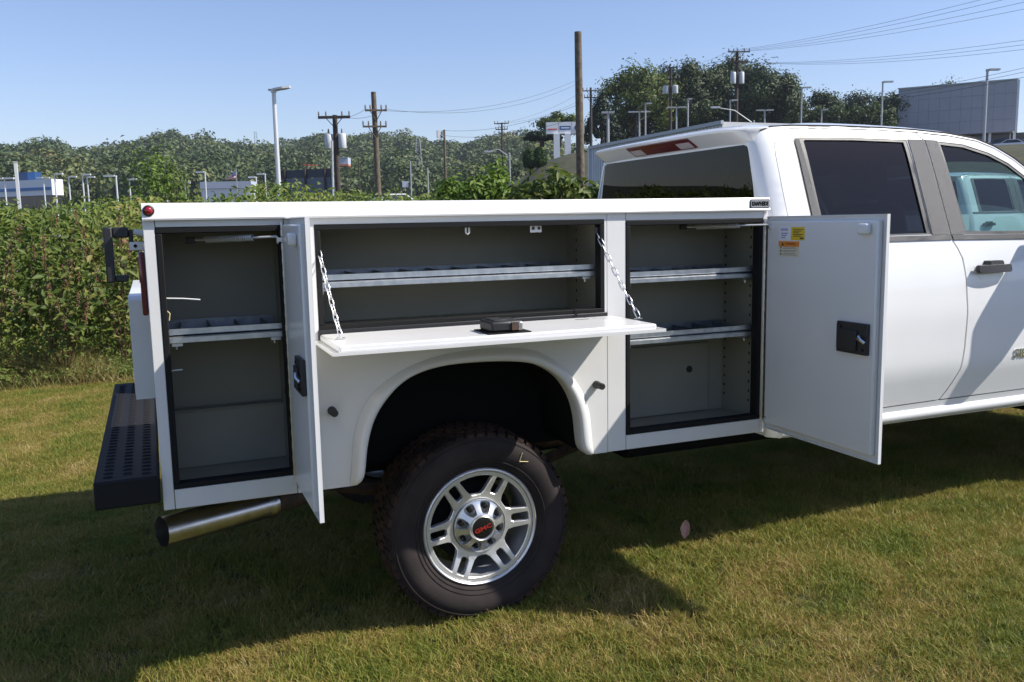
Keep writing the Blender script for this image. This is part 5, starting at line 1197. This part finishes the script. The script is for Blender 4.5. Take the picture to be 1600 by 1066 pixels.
for k in range(6):
    v0, v1 = k/6, (k+1)/6; P = []
    one('stripe', ([tuple(flagp(a, vv)+np.array([0, w+.12*math.sin(5*a+2*vv), 0])) for w in (0, .02) for a in np.linspace(.05, 1, 6) for vv in (v0, v1)], [(2*q, 2*q+2, 2*q+3, 2*q+1) for q in range(5)]+[(12+2*q, 12+2*q+1, 12+2*q+3, 12+2*q+2) for q in range(5)]), SIGNR if k % 2 == 0 else SIGNW, FL)
one('canton', ([tuple(flagp(a, vv)+np.array([0, w-.05+.12*math.sin(5*a+2*vv), 0])) for w in (0, .02) for a in np.linspace(.62, 1, 4) for vv in (.5, 1)], [(2*q, 2*q+2, 2*q+3, 2*q+1) for q in range(3)]+[(8+2*q, 8+2*q+1, 8+2*q+3, 8+2*q+2) for q in range(3)]), mat('flag_blue', (.06, .08, .2), .7), FL)
A = at(436, 267, 72); B = at(521, 268, 70); bb = root('billboard', (*((A+B)/2)[:2], -1), 'dark slatted back of a billboard with upright posts, beside the crowded pole', 'billboard'); zt = A[2]
BBD = mat('billboard_back', (.045, .055, .075), .6); BBL = mat('billboard_lower', (.13, .15, .19), .6); X = (B-A)*np.array([1, 1, 0]); L = np.linalg.norm(X); X /= L; Y = np.array([-X[1], X[0], 0]); C0 = np.array([A[0], A[1], 0])
one('upper_panel', obox(C0+X*L/2+UP*(zt-.35), X, Y, UP, L/2, .06, .34), BBD, bb); one('lower_panel', obox(C0+X*L/2+UP*(zt-1.75), X, Y, UP, L/2, .06, 1.03), BBL, bb)
for s in (.02, .12, .5, .86, .98): one('post', tube([C0+X*L*s-Y*.15+UP*(-2), C0+X*L*s-Y*.15+UP*(zt+.12)], .085, 8), WOODD, bb)
one('catwalk_rail', tube([C0+X*L*.5-Y*.4+UP*(zt+.35), C0+X*L*.75-Y*.4+UP*(zt+.22)], .04, 5), SIGNR, bb)
A = at(523, 247, 170); B = at(543.5, 246.5, 170); cn = root('hillside_hut', (*((A+B)/2)[:2], A[2]-3), 'small blue-grey hut on an orange base against the wooded hill', 'hut')
one('walls', quad_box(A, B, 3, A[2]-1.2, A[2]), ROOF, cn); one('base', quad_box(A, B, 3.1, A[2]-1.55, A[2]-1.21, .1), mat('orange_base', (.45, .17, .09), .6), cn); [one('leg', tube([(q[0], q[1]+.5, base_of(q)-1), (q[0], q[1]+.5, A[2]-1.56)], .07, 6), WOODD, cn) for q in (A, B)]; one('roof_edge', quad_box(A, B, 3.3, A[2]+.003, A[2]+.12, .2), GREYM, cn)
A = at(628, 283.5, 125); B = at(638.5, 283.5, 125); ws_ = root('white_board_sign', (*((A+B)/2)[:2], 2), 'blank white board sign in the scrub near the lattice mast', 'sign'); one('board', quad_box(A, B, .1, A[2]-.85, A[2]), SIGNW, ws_)
for q in (A, B): one('leg', tube([(q[0], q[1], base_of(q)-.5), (q[0], q[1], A[2]-.2)], .05, 6), WOODD, ws_)
# parked cars far off
def car(u, v, d, yaw, col, label, scale=1., z=None):
    q = at(u, v, d); gz = base_of(q) if z is None else z; t = root('parked_car', (0, 0, 0), label, 'car', 'cars parked on the far lots')
    pm_ = mat('car_paint', col, .25, coat=.6)
    body = [(-2.2, .35), (-2.25, .7), (-2.1, .92), (-1.4, .98), (-.75, 1.42), (.55, 1.44), (1.25, .98), (2.05, .86), (2.25, .6), (2.2, .35)]
    def bf(off): return lambda u_, v_, d_: (u_, (-.9+(0 if v_ < .95 else (v_-.95)*.35)+off)*(1 if True else 1)+d_*(1.8-(0 if v_ < .95 else (v_-.95)*.7)), v_)
    one('body', sheet(body, [], bf(0), 1., .3, .25), pm_, t, smooth=True)
    for s in (0, 1):
        w = [(-1.25, 1.0), (-.7, 1.36), (.5, 1.38), (1.05, 1.0)]; k = -1 if s == 0 else 1
        one('side_window', sheet(w, [], lambda u_, v_, d_: (u_, k*(.9-(v_-.95)*.35+.006 if v_ > .95 else .906)+d_*k, v_), .004), DKGL, t)
    one('windscreen', ([(.62, -.68, 1.42), (.62, .68, 1.42), (1.28, .8, .99), (1.28, -.8, .99)], [(0, 3, 2, 1)]), DKGL, t)
    for x in (-1.35, 1.35):
        for y in (-.82, .82): wv = one('wheel', tube([(x, y-.1, .33), (x, y+.1, .33)], .33, 18), M['tyre'], t, smooth=True); one('rim', tube([(x, y-.105, .33), (x, y+.105, .33)], .2, 12), GREYM, wv)
    for y in (-.6, .6): one('headlight', box(2.12, 2.24, y-.22, y+.22, .62, .76), M['lens'], t, bevel=.02); one('tail_lamp', box(-2.24, -2.15, y-.22, y+.22, .68, .86), M['red'], t, bevel=.02)
    t.location = (q[0], q[1], gz); t.rotation_euler = (0, 0, R(yaw)); return t
gz = g0+.0
car(1582, 226, 112, -50, (.75, .76, .78), 'white car parked outside the showroom entrance', z=at(1582, 236, 112)[2]); car(1566, 224, 118, -50, (.03, .035, .06), 'dark car parked behind the white one outside the showroom', z=at(1566, 234, 118)[2])
car(1602, 226, 116, -50, (.45, .46, .5), 'silver car parked at the end of the showroom row', z=at(1602, 236, 116)[2])
lotA, lotB = at(1540, 237, 108), at(1660, 240, 108)
lot = mesh_np('car_park', np.array([at(1530, 236.5, 122), at(1680, 236.5, 122), at(1690, 241, 98), at(1540, 241, 98)]), [[0, 3, 2, 1]], mat('asphalt', (.05, .05, .055), .9), kind='structure')
cq = at(615, 303, 60); ul = one('upper_car_park', box(cq[0]-9, cq[0]+9, cq[1]-5, cq[1]+7, -2.5, cq[2]-1.452), mat('worn_asphalt', (.07, .07, .072), .9), None); ul['kind'] = 'structure'
car(615, 305, 60, 10, (.62, .63, .65), 'pale car roof just showing over the weeds by the brown pole', z=at(615, 303, 60)[2]-1.45)
# clipped hedge by the car park
q = at(1594, 238, 96); hg = root('low_hedge', (q[0], q[1], q[2]-1.2), 'low green hedge beside the showroom car park', 'hedge'); n = 2200; C = np.stack([rng.uniform(-3, 6, n), rng.uniform(-.4, .4, n), rng.uniform(-.9, .0, n)], 1); X = turned(0)
C = q+C[:, :1]*X[None]+C[:, 1:2]*np.array([[-X[1], X[0], 0]])+C[:, 2:]*UP[None]
mesh_np('foliage', *leaf_mesh(C, rng.normal(size=(n, 3))+np.array([0, -.4, .5]), .22, .15), LEAF['hedge'], hg); st_ = G(); [st_.add(tube([q+X*s-UP*2.2, q+X*s-UP*.3], .04, 5)) for s in (-2, 0, 2, 4)]; st_.build('stem', BARK, hg)

# ================================================================== the second white pickup, parked beyond (seen through the cab windows)
pk = root('parked_pickup', (1.4, 1.01, 0), 'white crew cab pickup parked beyond, seen through the cab windows', 'truck')
skip = {'flip_down_door', 'compartment_door', 'compartment_liner', 'shelf', 'door_chain', 'door_stay', 'body_side', 'load_bed', 'tailgate', 'grab_handle', 'tail_light', 'wiring_loom', 'step_bumper', 'exhaust_tip', 'striker', 'bracket_tab', 'cab_floor'}
for ch_ in list(truck.children):
    if ch_.name.split('.')[0] in skip: continue
    copy_tree(ch_, pk)
bx_ = one('pickup_bed', sheet([(-1.1, .72), (-1.1, 1.50), (1.46, 1.52), (1.46, .66), (.55, .66)]+[(.52*math.cos(R(a)), .62+.44*math.sin(R(a))) for a in range(0, 181, 15)]+[(-.55, .66)], [], lambda u, v, d: (u, d, v), .06), M['white'], pk)
one('far_bed_side', sheet([(-1.1, .72), (-1.1, 1.50), (1.46, 1.52), (1.46, .66), (.55, .66)]+[(.52*math.cos(R(a)), .62+.44*math.sin(R(a))) for a in range(0, 181, 15)]+[(-.55, .66)], [], lambda u, v, d: (u, CW-.06+d, v), .06), M['white'], bx_)
one('tailgate', box(-1.16, -1.10, .06, CW-.06, .80, 1.49), M['white'], bx_); one('bed_floor', box(-1.1, 1.46, .06, CW-.06, .80, .84), M['dark'], bx_); one('rear_bumper', box(-1.32, -1.17, .05, CW-.05, .58, .76), M['chrome'], bx_)
q = at(1500, 333, 13.0); pk.location = (q[0]-.35, q[1]+.6, .12)

# ================================================================== haze: thin even air over the whole place
hz = G().add(box(-560, 900, -120, 820, -12, 75)).build('haze', [], None, kind='stuff')
hm = bpy.data.materials.new('thin_haze'); hm.use_nodes = True; hn = hm.node_tree; hn.nodes.clear()
ho = hn.nodes.new('ShaderNodeOutputMaterial'); hv = hn.nodes.new('ShaderNodeVolumePrincipled')
hv.inputs['Color'].default_value = (.78, .86, 1., 1); hv.inputs['Density'].default_value = .00022; hv.inputs['Anisotropy'].default_value = .2
hn.links.new(hv.outputs[0], ho.inputs['Volume']); hz.data.materials.append(hm)
